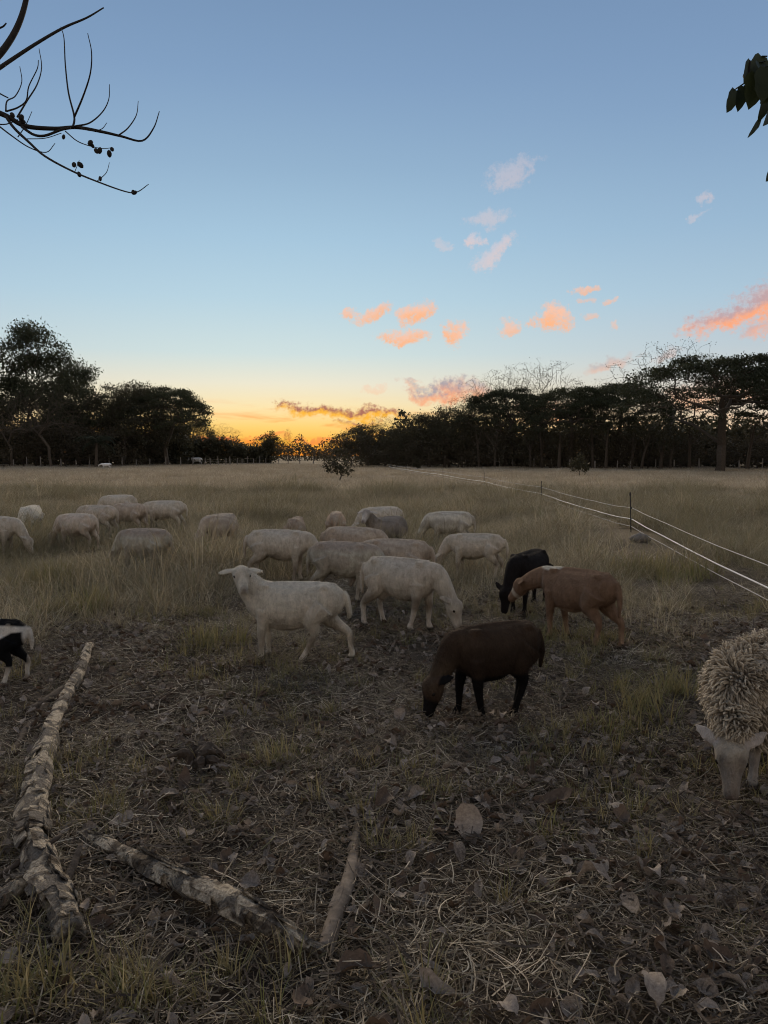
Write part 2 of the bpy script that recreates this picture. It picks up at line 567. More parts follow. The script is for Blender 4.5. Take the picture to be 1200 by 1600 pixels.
# ------------------------------------------------------------------ grass
def blade_mesh(name, n, rad, hmin, hmax, width, lean, seg=3, droop=0.5, lie=0.0, mat=None, green=0.1):
    """one clump of arching blades; lie=1 makes straws lying on the ground"""
    V, F, C = [], [], []
    k = 0
    for i in range(n):
        a = RNG.uniform(0, 2 * math.pi)
        r = rad * math.sqrt(RNG.uniform())
        base = np.array([r * math.cos(a), r * math.sin(a), 0.0])
        L = RNG.uniform(hmin, hmax)
        w = width * RNG.uniform(0.6, 1.3)
        yaw = RNG.uniform(0, 2 * math.pi) if RNG.uniform() < 0.6 else a
        d = np.array([math.cos(yaw), math.sin(yaw), 0.0])
        sd = np.array([-d[1], d[0], 0.0])
        shade, gr = RNG.uniform(), (RNG.uniform(0.5, 1) if RNG.uniform() < green else 0.0)
        if lie:
            z0 = RNG.uniform(0.002, 0.045) * lie
            pitch = RNG.normal(0, 0.22)
            bend = RNG.normal(0, 0.5)
            pts = []
            for s in range(seg + 1):
                t = s / seg - 0.5
                pts.append(base + d * t * L + sd * bend * t * t * L + np.array([0, 0, max(0.003, z0 + pitch * t * L + 0.5 * L * 0.3 * max(0, RNG.normal(0, .12)))]))
        else:
            th = abs(RNG.normal(0, lean)) + 0.06
            p = base.copy()
            pts = [p.copy()]
            for s in range(seg):
                p = p + (d * math.sin(th) + np.array([0, 0, math.cos(th)])) * L / seg
                pts.append(p.copy())
                th += droop * RNG.uniform(0.3, 1.2)
        tw = RNG.uniform(-0.5, 0.5)
        sv = sd * math.cos(tw) + np.array([0, 0, math.sin(tw)]) if lie else sd
        for s, q in enumerate(pts):
            ww = w * (1 - (s / seg) ** 1.5 * 0.85) if not lie else w
            V += [q - sv * ww / 2, q + sv * ww / 2]
            C += [(shade, gr, 0)] * 2
        for s in range(seg):
            b = k + s * 2
            F.append((b, b + 1, b + 3, b + 2))
        k += (seg + 1) * 2
    mb = MB()
    mb.add(np.array(V), F, np.hstack([np.array(C), np.ones((len(C), 1))]))
    me = mb.mesh(name)
    me.materials.append(mat)
    return bpy.data.objects.new(name, me)


def scatter(name, protos, pts, rotz, scl, tilt=None):
    """one stuff object: clumps standing on a cloud of points"""
    c = bpy.data.collections.new(name + '_clumps')
    for o in protos:
        c.objects.link(o)
    me = bpy.data.meshes.new(name)
    n = len(pts)
    me.vertices.add(n)
    me.vertices.foreach_set('co', np.asarray(pts, np.float32).ravel())
    rot = np.zeros((n, 3), np.float32)
    rot[:, 2] = rotz
    if tilt is not None:
        rot[:, :2] = tilt
    a = me.attributes.new('rot', 'FLOAT_VECTOR', 'POINT')
    a.data.foreach_set('vector', rot.ravel())
    sc = np.asarray(scl, np.float32)
    if sc.ndim == 1:
        sc = np.repeat(sc[:, None], 3, 1)
    a = me.attributes.new('scl', 'FLOAT_VECTOR', 'POINT')
    a.data.foreach_set('vector', np.ascontiguousarray(sc).ravel())
    a = me.attributes.new('idx', 'INT', 'POINT')
    a.data.foreach_set('value', RNG.integers(0, len(protos), n).astype(np.int32))
    o = link(name, me)
    ng = bpy.data.node_groups.new(name, 'GeometryNodeTree')
    ng.interface.new_socket('Geometry', in_out='INPUT', socket_type='NodeSocketGeometry')
    ng.interface.new_socket('Geometry', in_out='OUTPUT', socket_type='NodeSocketGeometry')
    N, L = ng.nodes, ng.links
    gi, go = N.new('NodeGroupInput'), N.new('NodeGroupOutput')
    ci = N.new('GeometryNodeCollectionInfo')
    ci.inputs['Collection'].default_value = c
    ci.inputs['Separate Children'].default_value = True
    ci.inputs['Reset Children'].default_value = True
    ip = N.new('GeometryNodeInstanceOnPoints')
    ip.inputs['Pick Instance'].default_value = True

    def attr(nm, typ):
        q = N.new('GeometryNodeInputNamedAttribute')
        q.data_type = typ
        q.inputs['Name'].default_value = nm
        return next(s for s in q.outputs if s.enabled and s.name == 'Attribute')
    L.new(gi.outputs[0], ip.inputs['Points'])
    L.new(ci.outputs[0], ip.inputs['Instance'])
    L.new(attr('idx', 'INT'), ip.inputs['Instance Index'])
    er = N.new('FunctionNodeEulerToRotation')
    L.new(attr('rot', 'FLOAT_VECTOR'), er.inputs[0])
    L.new(er.outputs[0], ip.inputs['Rotation'])
    L.new(attr('scl', 'FLOAT_VECTOR'), ip.inputs['Scale'])
    L.new(ip.outputs[0], go.inputs[0])
    md = o.modifiers.new('scatter', 'NODES')
    md.node_group = ng
    return o


def wedge(n, y0, y1, margin=1.5, power=1.0, spread=0.56):
    """random ground points in the view wedge and a margin beside it"""
    u = RNG.uniform(size=n)
    e = power
    y = (y0 ** e + u * (y1 ** e - y0 ** e)) ** (1 / e)
    x = RNG.uniform(-1, 1, n) * (spread * y + margin)
    return x, y


def vnoise(x, y, s, seed=0):
    """cheap smooth noise 0..1"""
    r = np.random.default_rng(seed)
    out = np.zeros_like(x)
    tot = 0
    for k in range(5):
        a = r.uniform(0, 2 * math.pi)
        fr = s * r.uniform(0.6, 1.7)
        w = 1.0
        out += w * np.sin((x * math.cos(a) + y * math.sin(a)) * fr + r.uniform(0, 6.28))
        tot += w
    return 0.5 + 0.5 * out / tot * 1.6


# fence line (used to keep a mown strip clear)
FENCE = [(3.05, 0.6), (5.3, 16.4), (5.72, 27.9), (5.35, 41.0), (4.3, 56.0), (2.2, 76.0), (0.6, 100.0)]


def fence_dist(x, y):
    fx = np.interp(y, [p[1] for p in FENCE], [p[0] for p in FENCE])
    return x - fx


def tall_factor(x, y):
    """how tall the pasture stands: grazed short by the camera, knee high further out"""
    edge = 6.0 + 1.5 * (vnoise(x, y, 0.55, 3) - 0.5) * 2 - 0.22 * np.abs(x) - np.where(x > 1.0, np.clip((x - 1.0) * 0.45, 0, 1.6), 0)
    f = np.clip((y - edge) / 4.2, 0, 1) + 0.45 * (vnoise(x, y, 1.7, 4) - 0.5) * np.clip((y - 5) / 2, 0, 1)
    f = np.clip(f, 0, 1)
    return f * f * (3 - 2 * f)


def build_grass():
    fp = [blade_mesh('field_clump', 56, 0.22, 0.20, 0.54, 0.0050, 0.60, 3, 0.55, mat=M['pasture'], green=0.18) for _ in range(5)]
    fp += [blade_mesh('field_clump', 50, 0.24, 0.15, 0.48, 0.0050, 1.0, 3, 0.6, mat=M['pasture'], green=0.16) for _ in range(4)]
    # standing grass from the flock out to the trees
    x, y = wedge(24000, 4.6, 34, 2.0, 1.35)
    tf = tall_factor(x, y)
    keep = RNG.uniform(size=len(x)) < tf * np.clip(0.25 + 0.95 * vnoise(x, y, 1.5, 5), 0.15, 1)
    fd = fence_dist(x, y)
    keep &= ~((np.abs(fd + 0.1) < 0.55) & (RNG.uniform(size=len(x)) < 0.8))
    keep &= ~((fd > -1.3) & (fd < 0.4) & (y < 17) & (RNG.uniform(size=len(x)) < 0.85))
    x, y, tf, fd = x[keep], y[keep], tf[keep], fd[keep]
    s = (0.25 + 0.75 * tf) * (0.42 + 0.8 * vnoise(x, y, 1.1, 9)) * (1 + 0.25 * np.clip((y - 8) / 4, 0, 1)) * RNG.uniform(0.7, 1.2, len(x))
    wide = 1 + np.clip((y - 9) / 16, 0, 1.5)
    sc = np.stack([np.maximum(s, 0.6) * (0.8 + 0.3 * wide), np.maximum(s, 0.6) * (0.8 + 0.3 * wide), s], 1)
    t = RNG.normal(0, 0.28, (len(x), 2))
    o = scatter('pasture_grass', fp, np.stack([x, y, height(x, y)], 1), RNG.uniform(0, 6.28, len(x)), sc, t)
    tag(o, 'knee high dry straw coloured grass around the flock', 'grass', kind='stuff')
    # farther field: wider clumps of thicker blades
    gp = [blade_mesh('far_clump', 60, 0.55, 0.16, 0.46, 0.018, 0.45, 2, 0.45, mat=M['field'], green=0.08) for _ in range(5)]
    x, y = wedge(17000, 26, 150, 5, 1.5)
    keep = RNG.uniform(size=len(x)) < 0.6 + 0.4 * vnoise(x, y, 0.4, 15)
    fd = fence_dist(x, y)
    keep &= ~(np.abs(fd + 0.1) < 0.7)
    x, y = x[keep], y[keep]
    s = (0.45 + 0.5 * vnoise(x, y, 0.35, 19)) * RNG.uniform(0.7, 1.15, len(x))
    sc = np.stack([0.9 + 0 * s + y / 120, 0.9 + 0 * s + y / 120, s], 1)
    o = scatter('far_pasture_grass', gp, np.stack([x, y, height(x, y)], 1), RNG.uniform(0, 6.28, len(x)), sc)
    tag(o, 'pale dry grass of the far pasture below the trees', 'grass', kind='stuff')
    # trampled straw litter in front
    sp = [blade_mesh('straw_patch', 100, 0.30, 0.04, 0.20, 0.0034, 0, 3, 0, 1.0, mat=M['straw'], green=0.1) for _ in range(7)]
    sp += [blade_mesh('straw_patch', 170, 0.30, 0.015, 0.07, 0.0045, 0, 2, 0, 0.8, mat=M['straw'], green=0.05) for _ in range(4)]
    x, y = wedge(3000, 1.3, 11, 0.8, 1.6, 0.54)
    keep = RNG.uniform(size=len(x)) < 1 - 0.6 * tall_factor(x, y)
    x, y = x[keep], y[keep]
    o = scatter('straw_litter', sp, np.stack([x, y, height(x, y) - 0.004], 1), RNG.uniform(0, 6.28, len(x)), RNG.uniform(0.7, 1.15, len(x)), RNG.normal(0, 0.06, (len(x), 2)))
    tag(o, 'trampled straw and stalks littering the bare soil in front', 'straw', kind='stuff')
    # dark broken twigs among the straw
    wp = [blade_mesh('twig_patch', 14, 0.35, 0.06, 0.30, 0.0075, 0, 3, 0, 1.0, mat=M['darkwood'], green=0) for _ in range(4)]
    x, y = wedge(700, 1.3, 9, 0.6, 1.5, 0.54)
    o = scatter('twig_litter', wp, np.stack([x, y, height(x, y) + .012], 1), RNG.uniform(0, 6.28, len(x)), RNG.uniform(0.6, 1.1, len(x)), RNG.normal(0, 0.05, (len(x), 2)))
    tag(o, 'thin dark broken twigs scattered through the litter', 'twigs', kind='stuff')
    # short olive tufts through the litter
    tp = [blade_mesh('tuft', 34, 0.07, 0.06, 0.20, 0.0055, 0.45, 3, 0.3, mat=M['tuft'], green=0.4) for _ in range(4)]
    tp += [blade_mesh('tuft', 22, 0.09, 0.04, 0.13, 0.005, 0.6, 3, 0.4, mat=M['tuft'], green=0.2) for _ in range(3)]
    x, y = wedge(3600, 1.5, 9.5, 0.8, 1.5, 0.54)
    keep = RNG.uniform(size=len(x)) < np.clip(vnoise(x, y, 2.6, 33) * 1.7 - 0.55, 0.04, 1) * np.where(x > 0.5, 1.0, 0.8)
    x, y = x[keep], y[keep]
    pts = [np.stack([x, y, height(x, y)], 1)]
    scl = [RNG.uniform(0.45, 1.0, len(x))]

    def bunch(px, py, n, rad, s0, s1):
        c = G(px, py)
        a = RNG.uniform(0, 6.28, n)
        r = rad * np.sqrt(RNG.uniform(size=n))
        bx, by = c.x + r * np.cos(a), c.y + r * np.sin(a)
        pts.append(np.stack([bx, by, height(bx, by)], 1))
        scl.append(RNG.uniform(s0, s1, n))
    bunch(985, 1130, 20, 0.34, 0.9, 1.5)
    bunch(930, 1160, 10, 0.3, 0.7, 1.2)
    bunch(410, 1190, 8, 0.15, 0.7, 1.1)
    bunch(330, 1300, 6, 0.12, 0.7, 1.1)
    bunch(330, 1010, 16, 0.30, 1.0, 1.7)
    bunch(120, 960, 22, 0.35, 1.3, 2.2)
    bunch(50, 920, 22, 0.5, 1.4, 2.4)
    bunch(190, 1590, 5, 0.06, 0.9, 1.3)
    bunch(40, 1560, 8, 0.14, 1.0, 1.6)
    bunch(620, 1330, 5, 0.1, 0.6, 0.9)
    bunch(480, 1130, 8, 0.2, 0.7, 1.1)
    bunch(700, 1250, 5, 0.12, 0.6, 0.9)
    bunch(1010, 1090, 14, 0.3, 0.9, 1.5)
    bunch(1040, 900, 40, 0.8, 1.5, 2.6)
    bunch(880, 1000, 16, 0.5, 1.0, 1.6)
    p = np.concatenate(pts)
    o = scatter('olive_grass_tufts', tp, p, RNG.uniform(0, 6.28, len(p)), np.concatenate(scl), RNG.normal(0, 0.1, (len(p), 2)))
    tag(o, 'short olive green grass tufts growing through the litter', 'grass', kind='stuff')


build_grass()

# ------------------------------------------------------------------ trees
def grow(targets, base, trunk_top, bend=0.25, sub=2, up=0.15):
    """join crown targets into a branching skeleton; returns nodes, parents"""
    nodes = [np.array(base, float)]
    par = [-1]
    steps = 4
    b, tt = np.array(base, float), np.array(trunk_top, float)
    for i in range(1, steps + 1):
        p = b + (tt - b) * i / steps + RNG.normal(0, 0.03, 3) * np.linalg.norm(tt - b) * (i < steps)
        nodes.append(p)
        par.append(i - 1)
    plen = [0.0]
    for i in range(1, len(nodes)):
        plen.append(plen[-1] + np.linalg.norm(nodes[i] - nodes[i - 1]))
    first = steps - 1
    order = np.argsort(np.linalg.norm(targets - tt, axis=1))
    for k in order:
        q = targets[k]
        A = np.array(nodes[first:])
        pl = np.array(plen[first:])
        d = np.linalg.norm(A - q, axis=1)
        cost = d + bend * pl + np.where(A[:, 2] > q[2] + 0.2, d * 0.5, 0)
        j = first + int(np.argmin(cost))
        a = nodes[j]
        L = np.linalg.norm(q - a)
        m = max(1, min(4, int(L / 1.1) + 1)) if sub else 1
        prev = j
        for s in range(1, m + 1):
            t = s / m
            p = a + (q - a) * t
            if s < m:
                p = p + RNG.normal(0, 0.07 * L / m, 3) + np.array([0, 0, up * L * t * (1 - t)])
            nodes.append(p)
            par.append(prev)
            plen.append(plen[prev] + L / m)
            prev = len(nodes) - 1
    return np.array(nodes), np.array(par)


def skeleton_mesh(nodes, par, r0, rmin, sides=5, expo=0.62):
    n = len(nodes)
    cnt = np.zeros(n)
    kids = np.zeros(n, int)
    for p in par[1:]:
        kids[p] += 1
    cnt[kids == 0] = 1
    for i in range(n - 1, 0, -1):
        cnt[par[i]] += cnt[i]
    rad = rmin + (r0 - rmin) * (cnt / cnt[0]) ** expo
    mb = MB()
    # chains: follow the thickest child
    best = {}
    for i in range(1, n):
        p = par[i]
        if p not in best or cnt[i] > cnt[best[p]]:
            best[p] = i
    for i in range(1, n):
        if best[par[i]] == i and par[i] != 0:
            continue
        chain = [par[i], i]
        while chain[-1] in best:
            chain.append(best[chain[-1]])
        rr = [rad[c] for c in chain]
        rr[0] = min(rr[0], rr[1] * 1.15) if par[i] != 0 else rr[0] * 1.25
        sd = max(3, sides if rr[1] > rmin * 3 else 3)
        mb.tube(nodes[chain], rr, sd)
    tips = np.where(kids == 0)[0]
    return mb, tips, rad


def leaf_cloud(centers, n_each, spread, size, flat=0.6):
    c = np.repeat(centers, n_each, 0)
    n = len(c)
    off = RNG.normal(0, 1, (n, 3)) * np.array([spread, spread, spread * flat])
    c = c + off
    u = rand_dirs(n)
    w = np.cross(u, rand_dirs(n))
    w /= np.linalg.norm(w, axis=1)[:, None] + 1e-6
    s = size * RNG.uniform(0.5, 1.3, n)[:, None]
    return quads(c, u * s, w * s * 0.55)


def dome_targets(n, rx, ry, z0, z1, hollow=0.55, lump=0.2, top=0.75):
    """points in an umbrella shaped crown"""
    out = []
    ph = RNG.uniform(0, 6.28, 4)
    while len(out) < n:
        a = RNG.uniform(0, 2 * math.pi)
        r = math.sqrt(RNG.uniform())
        lim = 1 + lump * (math.sin(2 * a + ph[0]) * 0.5 + math.sin(3 * a + ph[1]) * 0.5 + 0.4 * math.sin(5 * a + ph[2]))
        hz = (1 - r ** 2.4) ** 0.6
        zt = z0 + (z1 - z0) * (0.25 + 0.75 * hz) * (1 + 0.08 * math.sin(3 * r * 4 + ph[3] + a * 2))
        zb = z0 + (z1 - z0) * hollow * (1 - r) * 0.9
        z = zt - (zt - zb) * RNG.uniform() ** (1 / (1 - top + 0.01)) if RNG.uniform() < top else RNG.uniform(zb, zt)
        out.append((rx * lim * r * math.cos(a), ry * lim * r * math.sin(a), z))
    return np.array(out)


def blob_targets(n, lobes):
    """points in a crown of overlapping lobes (x, y, z, r)"""
    out = []
    w = np.array([l[3] ** 2.2 for l in lobes])
    w /= w.sum()
    for i in RNG.choice(len(lobes), n, p=w):
        x, y, z, r = lobes[i]
        d = rand_dirs(1)[0] * r * RNG.uniform(0.45, 1.0) ** 0.6
        out.append((x + d[0], y + d[1], z + d[2] * 0.8))
    return np.array(out)


PROTO = {}


def tree_meshes(key):
    """trunk mesh and crown mesh of one kind of tree"""
    if key in PROTO:
        return PROTO[key]
    kind = key[0]
    if kind == 'umbrella':
        tg = dome_targets(520, 11, 10, 5.6, 12.0, 0.55, 0.22, 0.85)
        nd, pr = grow(tg, (0, 0, -0.1), (0.3, 0.1, 3.0), 0.28)
        mb, tips, rad = skeleton_mesh(nd, pr, 0.52, 0.014)
        c = nd[tips]
        V, F = leaf_cloud(c, 105, 0.78, 0.165, 0.22)
        mat = M['leafA']
    elif kind == 'grove':
        tg = dome_targets(360, 8, 8, 2.8, 11.0, 0.5, 0.25, 0.6)
        nd, pr = grow(tg, (0, 0, -0.1), (0.2, 0.2, 2.4), 0.3)
        mb, tips, rad = skeleton_mesh(nd, pr, 0.34, 0.013)
        V, F = leaf_cloud(nd[tips], 95, 0.85, 0.17, 0.35)
        mat = M['leafB']
    elif kind == 'dense':
        lobes = [(0, 0, 14, 5.5), (-5, 1, 11, 5), (5, -1, 11.5, 4.6), (2, 3, 17.5, 4.2), (-3, -2, 18.5, 4.0), (6.5, 1, 7.5, 3.8), (-7, 0, 7, 4), (0, -3, 9, 5), (-1, 0, 20.5, 3.0)]
        lobes = [(x + RNG.normal(0, .6), y + RNG.normal(0, .6), z, r) for x, y, z, r in lobes]
        tg = blob_targets(430, lobes)
        nd, pr = grow(tg, (0, 0, -0.1), (0.2, 0.2, 4.5), 0.3)
        mb, tips, rad = skeleton_mesh(nd, pr, 0.55, 0.016)
        V, F = leaf_cloud(nd[tips], 125, 1.0, 0.27, 0.6)
        mat = M['leafA']
    elif kind == 'round':
        lobes = [(0, 0, 4.0, 2.0), (1.3, 0, 3.0, 1.6), (-1.4, 0.3, 3.1, 1.7), (0.2, 0.5, 5.2, 1.4), (0.5, -0.8, 2.2, 1.6), (-0.8, -0.3, 1.8, 1.5)]
        tg = blob_targets(150, lobes)
        nd, pr = grow(tg, (0, 0, -0.1), (0.05, 0, 1.1), 0.3)
        mb, tips, rad = skeleton_mesh(nd, pr, 0.16, 0.012)
        V, F = leaf_cloud(nd[tips], 70, 0.42, 0.16, 0.8)
        mat = M['leafB']
    elif kind == 'bare':
        tg = dome_targets(1100, 7.5, 7, 5.0, 13.5, 0.45, 0.3, 0.55)
        nd, pr = grow(tg, (0, 0, -0.1), (0.3, 0, 3.5), 0.2, up=0.3)
        mb, tips, rad = skeleton_mesh(nd, pr, 0.24, 0.007)
        V, F = leaf_cloud(nd[tips], 9, 0.38, 0.065, 0.3)
        mat = M['leafC']
    elif kind == 'thicket':
        tg = dome_targets(150, 4.2, 4, 0.5, 6.0, 0.15, 0.3, 0.3)
        nd, pr = grow(tg, (0, 0, -0.1), (0.1, 0, 0.8), 0.25, up=0.25)
        mb, tips, rad = skeleton_mesh(nd, pr, 0.12, 0.014)
        V, F = leaf_cloud(nd[tips], 44, 0.55, 0.16, 0.8)
        mat = M['leafC']
    tm = mb.mesh('trunk')
    tm.materials.append(M['bark'])
    cb = MB()
    cb.add(V, F)
    cm = cb.mesh('crown')
    cm.materials.append(mat)
    PROTO[key] = (tm, cm)
    return PROTO[key]


def tree(key, px, depth, h, label, group, name='tree', wide=1.0, rz=None):
    hz = {'umbrella': 12.2, 'grove': 11.3, 'dense': 23.6, 'round': 6.9, 'bare': 14, 'thicket': 6.4}[key[0]]
    tm, cm = tree_meshes(key)
    g = ground_at(px, depth)
    o = thing(name, (g.x, g.y, g.z - 0.05), label, 'tree', group, RNG.uniform(0, 6.28) if rz is None else rz)
    s = h / hz
    o.scale = (s * wide, s * wide, s)
    link('trunk', tm, None, o)
    link('crown', cm, None, o)
    return o


def hpx(py_top, depth):
    """height of something whose top is at that picture row"""
    return CAM_H - (py_top - HOR) / FPX * depth / math.cos(PITCH) ** 2


def build_trees():
    GL, GR = 'trees of the left wood edge', 'trees of the right hand row'
    T = tree
    # left wood edge
    T(('dense', 0), 62, 112, hpx(505, 112), 'tallest dense dark tree of the left wood with a lumpy crown', GL, 'tall_tree', 0.85, 0.4)
    T(('dense', 1), -55, 116, hpx(520, 116), 'dense dark tree cut by the left picture edge', GL, 'tall_tree', 0.9, 2.0)
    T(('dense', 1), 125, 124, hpx(560, 124), 'dense dark tree right behind the tallest tree of the left wood', GL, 'tall_tree', 0.8, 4.0)
    T(('bare', 0), 82, 103, hpx(600, 103), 'thin dry tree with many bare twigs in front of the tallest dark tree', GL, 'dry_tree', 0.95)
    T(('bare', 1), 20, 104, hpx(612, 104), 'thin dry tree with bare twigs by the left picture edge', GL, 'dry_tree', 0.95)
    T(('grove', 0), 195, 118, hpx(605, 118), 'leafy tree between the tall dark tree and the umbrella tree on the left', GL, 'leafy_tree', 0.75)
    T(('umbrella', 0), 262, 122, hpx(610, 122), 'umbrella crowned tree at the right end of the left wood', GL, 'umbrella_tree', 0.72)
    T(('grove', 1), 228, 130, hpx(604, 130), 'leafy tree half hidden behind the umbrella tree on the left', GL, 'leafy_tree', 0.75)
    T(('grove', 1), 300, 150, hpx(655, 150), 'low leafy tree just right of the left umbrella tree', GL, 'leafy_tree', 0.8)
    T(('thicket', 0), 40, 108, hpx(660, 108), 'brown thicket below the dark trees at the left picture edge', GL, 'thicket', 1.2)
    T(('thicket', 1), 105, 110, hpx(655, 110), 'brown thicket under the tallest dark tree on the left', GL, 'thicket', 1.2)
    T(('thicket', 0), 165, 113, hpx(662, 113), 'brown thicket beside the palm on the left', GL, 'thicket', 1.1, 1.0)
    T(('thicket', 1), -20, 106, hpx(660, 106), 'brown thicket cut by the left picture edge', GL, 'thicket', 1.2, 2.0)
    T(('thicket', 0), 222, 128, hpx(672, 128), 'dark thicket behind the trunk of the left umbrella tree', GL, 'thicket', 1.2, 3.0)
    T(('bare', 0), 345, 190, hpx(662, 190), 'distant feathery bare tree in front of the red glow', 'distant trees in the gap', 'dry_tree', 1.2)
    T(('round', 0), 424, 150, hpx(669, 150), 'round dark tree standing alone against the sunset', 'distant trees in the gap', 'round_tree', 0.85)
    T(('bare', 1), 451, 158, hpx(668, 158), 'slender sparse tree beside the round dark tree in the sunset', 'distant trees in the gap', 'dry_tree', 0.28)
    # right hand row
    T(('grove', 0), 575, 112, hpx(665, 112), 'bushy low tree at the left end of the right hand row', GR, 'leafy_tree', 0.95)
    T(('thicket', 0), 548, 108, hpx(672, 108), 'rounded thicket at the left tip of the right hand row', GR, 'thicket', 1.2)
    T(('bare', 1), 602, 116, hpx(648, 116), 'twiggy dry tree behind the left tip of the right hand row', GR, 'dry_tree', 0.9)
    T(('grove', 1), 655, 106, hpx(650, 106), 'leafy tree under the grey and pink cloud', GR, 'leafy_tree', 0.8)
    T(('grove', 0), 700, 104, hpx(640, 104), 'leafy tree with sloping crown under the pink cloud', GR, 'leafy_tree', 0.85, 1.1)
    T(('bare', 0), 730, 103, hpx(612, 103), 'dry twiggy tree rising above the row at its middle', GR, 'dry_tree', 0.85)
    T(('umbrella', 1), 790, 100, hpx(612, 100), 'broad umbrella tree at the middle of the right hand row', GR, 'umbrella_tree', 0.7)
    T(('bare', 1), 842, 104, hpx(564, 104), 'pale feathery bare tree standing above the middle umbrella tree', GR, 'dry_tree', 0.95, 0.7)
    T(('bare', 0), 785, 108, hpx(576, 108), 'feathery bare tree left of the palest one above the row', GR, 'dry_tree', 0.85, 2.2)
    T(('umbrella', 0), 890, 95, hpx(610, 95), 'flat topped umbrella tree next to the young shrub on the right', GR, 'umbrella_tree', 0.75, 1.0)
    T(('umbrella', 2), 965, 97, hpx(606, 97), 'dense umbrella tree left of the largest one on the right', GR, 'umbrella_tree', 0.72, 2.6)
    T(('bare', 1), 1045, 100, hpx(535, 100), 'tall feathery bare tree behind the largest umbrella tree', GR, 'dry_tree', 0.95, 2.9)
    T(('umbrella', 1), 1122, 80, hpx(564, 80), 'largest umbrella tree with open limbs at the right', GR, 'umbrella_tree', 0.92, 0.3)
    T(('umbrella', 2), 1260, 84, hpx(572, 84), 'umbrella tree cut by the right picture edge', GR, 'umbrella_tree', 0.9, 0.9)
    for i, (px, d, top, w) in enumerate([(620, 107, 680, 1.2), (668, 104, 672, 1.2), (715, 101, 668, 1.1), (762, 99, 670, 1.1), (812, 99, 662, 1.2), (858, 97, 668, 1.1),
                                         (915, 97, 664, 1.2), (962, 95, 672, 1.1), (1010, 96, 668, 1.2), (1062, 95, 676, 1.2), (1120, 97, 676, 1.3), (1180, 96, 674, 1.3), (1240, 96, 670, 1.3)]):
        place = ['left tip', 'pink cloud', 'sloping tree', 'middle umbrella tree', 'palest bare tree', 'flat topped tree', 'young shrub', 'dense umbrella tree',
                 'tall bare tree', 'largest umbrella tree, left side', 'largest umbrella tree, behind its trunk', 'largest umbrella tree, right side', 'right picture edge'][i]
        T(('thicket', i % 2), px, d, hpx(top, d), 'dark thicket of the right row below the ' + place, 'thickets below the right hand row', 'thicket', w)
    # slim trunks standing along the front of the right hand row
    spots = [(612, 108), (640, 106), (672, 103), (694, 102), (722, 101), (748, 98), (772, 97), (828, 94), (846, 95), (872, 93), (925, 93), (945, 92), (985, 92), (1000, 90), (1030, 90), (1045, 91), (1075, 90), (1165, 88)]
    NTH = 'first second third fourth fifth sixth seventh eighth ninth tenth eleventh twelfth thirteenth fourteenth fifteenth sixteenth seventeenth last'.split()
    for i, (px, d) in enumerate(spots):
        mb = MB()
        h = RNG.uniform(3.5, 5.5)
        a = np.array([0, 0, -0.1])
        lean = RNG.normal(0, 0.5, 2)
        mid = np.array([lean[0] * 0.3, lean[1] * 0.3, h * 0.45])
        mb.tube(hermite([a, mid, (lean[0], lean[1], h)], 3), interp([0.17, 0.13, 0.07], 7) * RNG.uniform(0.8, 1.4), 6)
        for k in range(4):
            q = mid + np.array([0, 0, RNG.uniform(-0.3, 1.2)])
            e = q + np.array([RNG.normal(0, 1.0), RNG.normal(0, 1.0), RNG.uniform(1.2, 2.4)])
            mb.tube(hermite([q, (q + e) / 2 + RNG.normal(0, 0.12, 3), e], 2), interp([0.07, 0.05, 0.025], 5), 4)
        g = ground_at(px, d)
        o = thing('slim_tree', g, NTH[i] + ' slim dark trunk from the left in front of the right row', 'tree', 'slim trunks along the front of the right row')
        mb.build('trunk', M['bark'], o)
        cb = MB()
        V, F = leaf_cloud(np.array([(lean[0], lean[1], h)] * 1) + RNG.normal(0, 0.8, (14, 3)), 28, 0.5, 0.15)
        cb.add(V, F)
        cb.build('crown', M['leafB'], o)

    # far wood closing the gap and the back of both rows: one mass
    def wood(name, label, spans, n, mat, size):
        C = []
        for (x0, y0, x1, y1, h, thick) in spans:
            m = int(n * math.hypot(x1 - x0, y1 - y0) / sum(math.hypot(s[2] - s[0], s[3] - s[1]) for s in spans))
            t = RNG.uniform(size=m)
            top = h * (0.55 + 0.45 * vnoise(t * 40, t * 0, 1.1, 40 + len(C)) + 0.12 * np.sin(t * 90))
            z = top * RNG.uniform(size=m) ** 0.75
            C.append(np.stack([x0 + (x1 - x0) * t, y0 + (y1 - y0) * t + RNG.uniform(-1, 1, m) * thick, z], 1) + RNG.normal(0, 0.3, (m, 3)))
        c = np.concatenate(C)
        c[:, 2] = np.maximum(c[:, 2], 0.05)
        u = rand_dirs(len(c))
        w = np.cross(u, rand_dirs(len(c)))
        s = size * RNG.uniform(0.6, 1.3, len(c))[:, None]
        V, F = quads(c, u * s, w * s * 0.7)
        mb = MB()
        mb.add(V, F)
        o = mb.build(name, mat)
        tag(o, label, 'woodland', kind='stuff')
    wood('far_woodland', 'low dark woodland closing the horizon in the gap', [(-75, 240, 60, 250, 6.0, 4), (-60, 300, 60, 300, 9.5, 6), (-160, 220, -60, 250, 9, 6)], 26000, M['leafC'], 0.42)
    wood('left_undergrowth', 'dark undergrowth below the trees of the left wood', [(-95, 124, -34, 134, 9.0, 4), (-90, 130, -36, 140, 7.0, 3), (-38, 140, -22, 150, 5.0, 2)], 52000, M['leafB'], 0.34)
    wood('right_undergrowth', 'dark undergrowth deep inside the right hand row', [(-4, 122, 18, 112, 6.5, 3), (12, 112, 40, 106, 6.5, 4), (36, 106, 75, 100, 6.0, 3)], 44000, M['leafB'], 0.32)
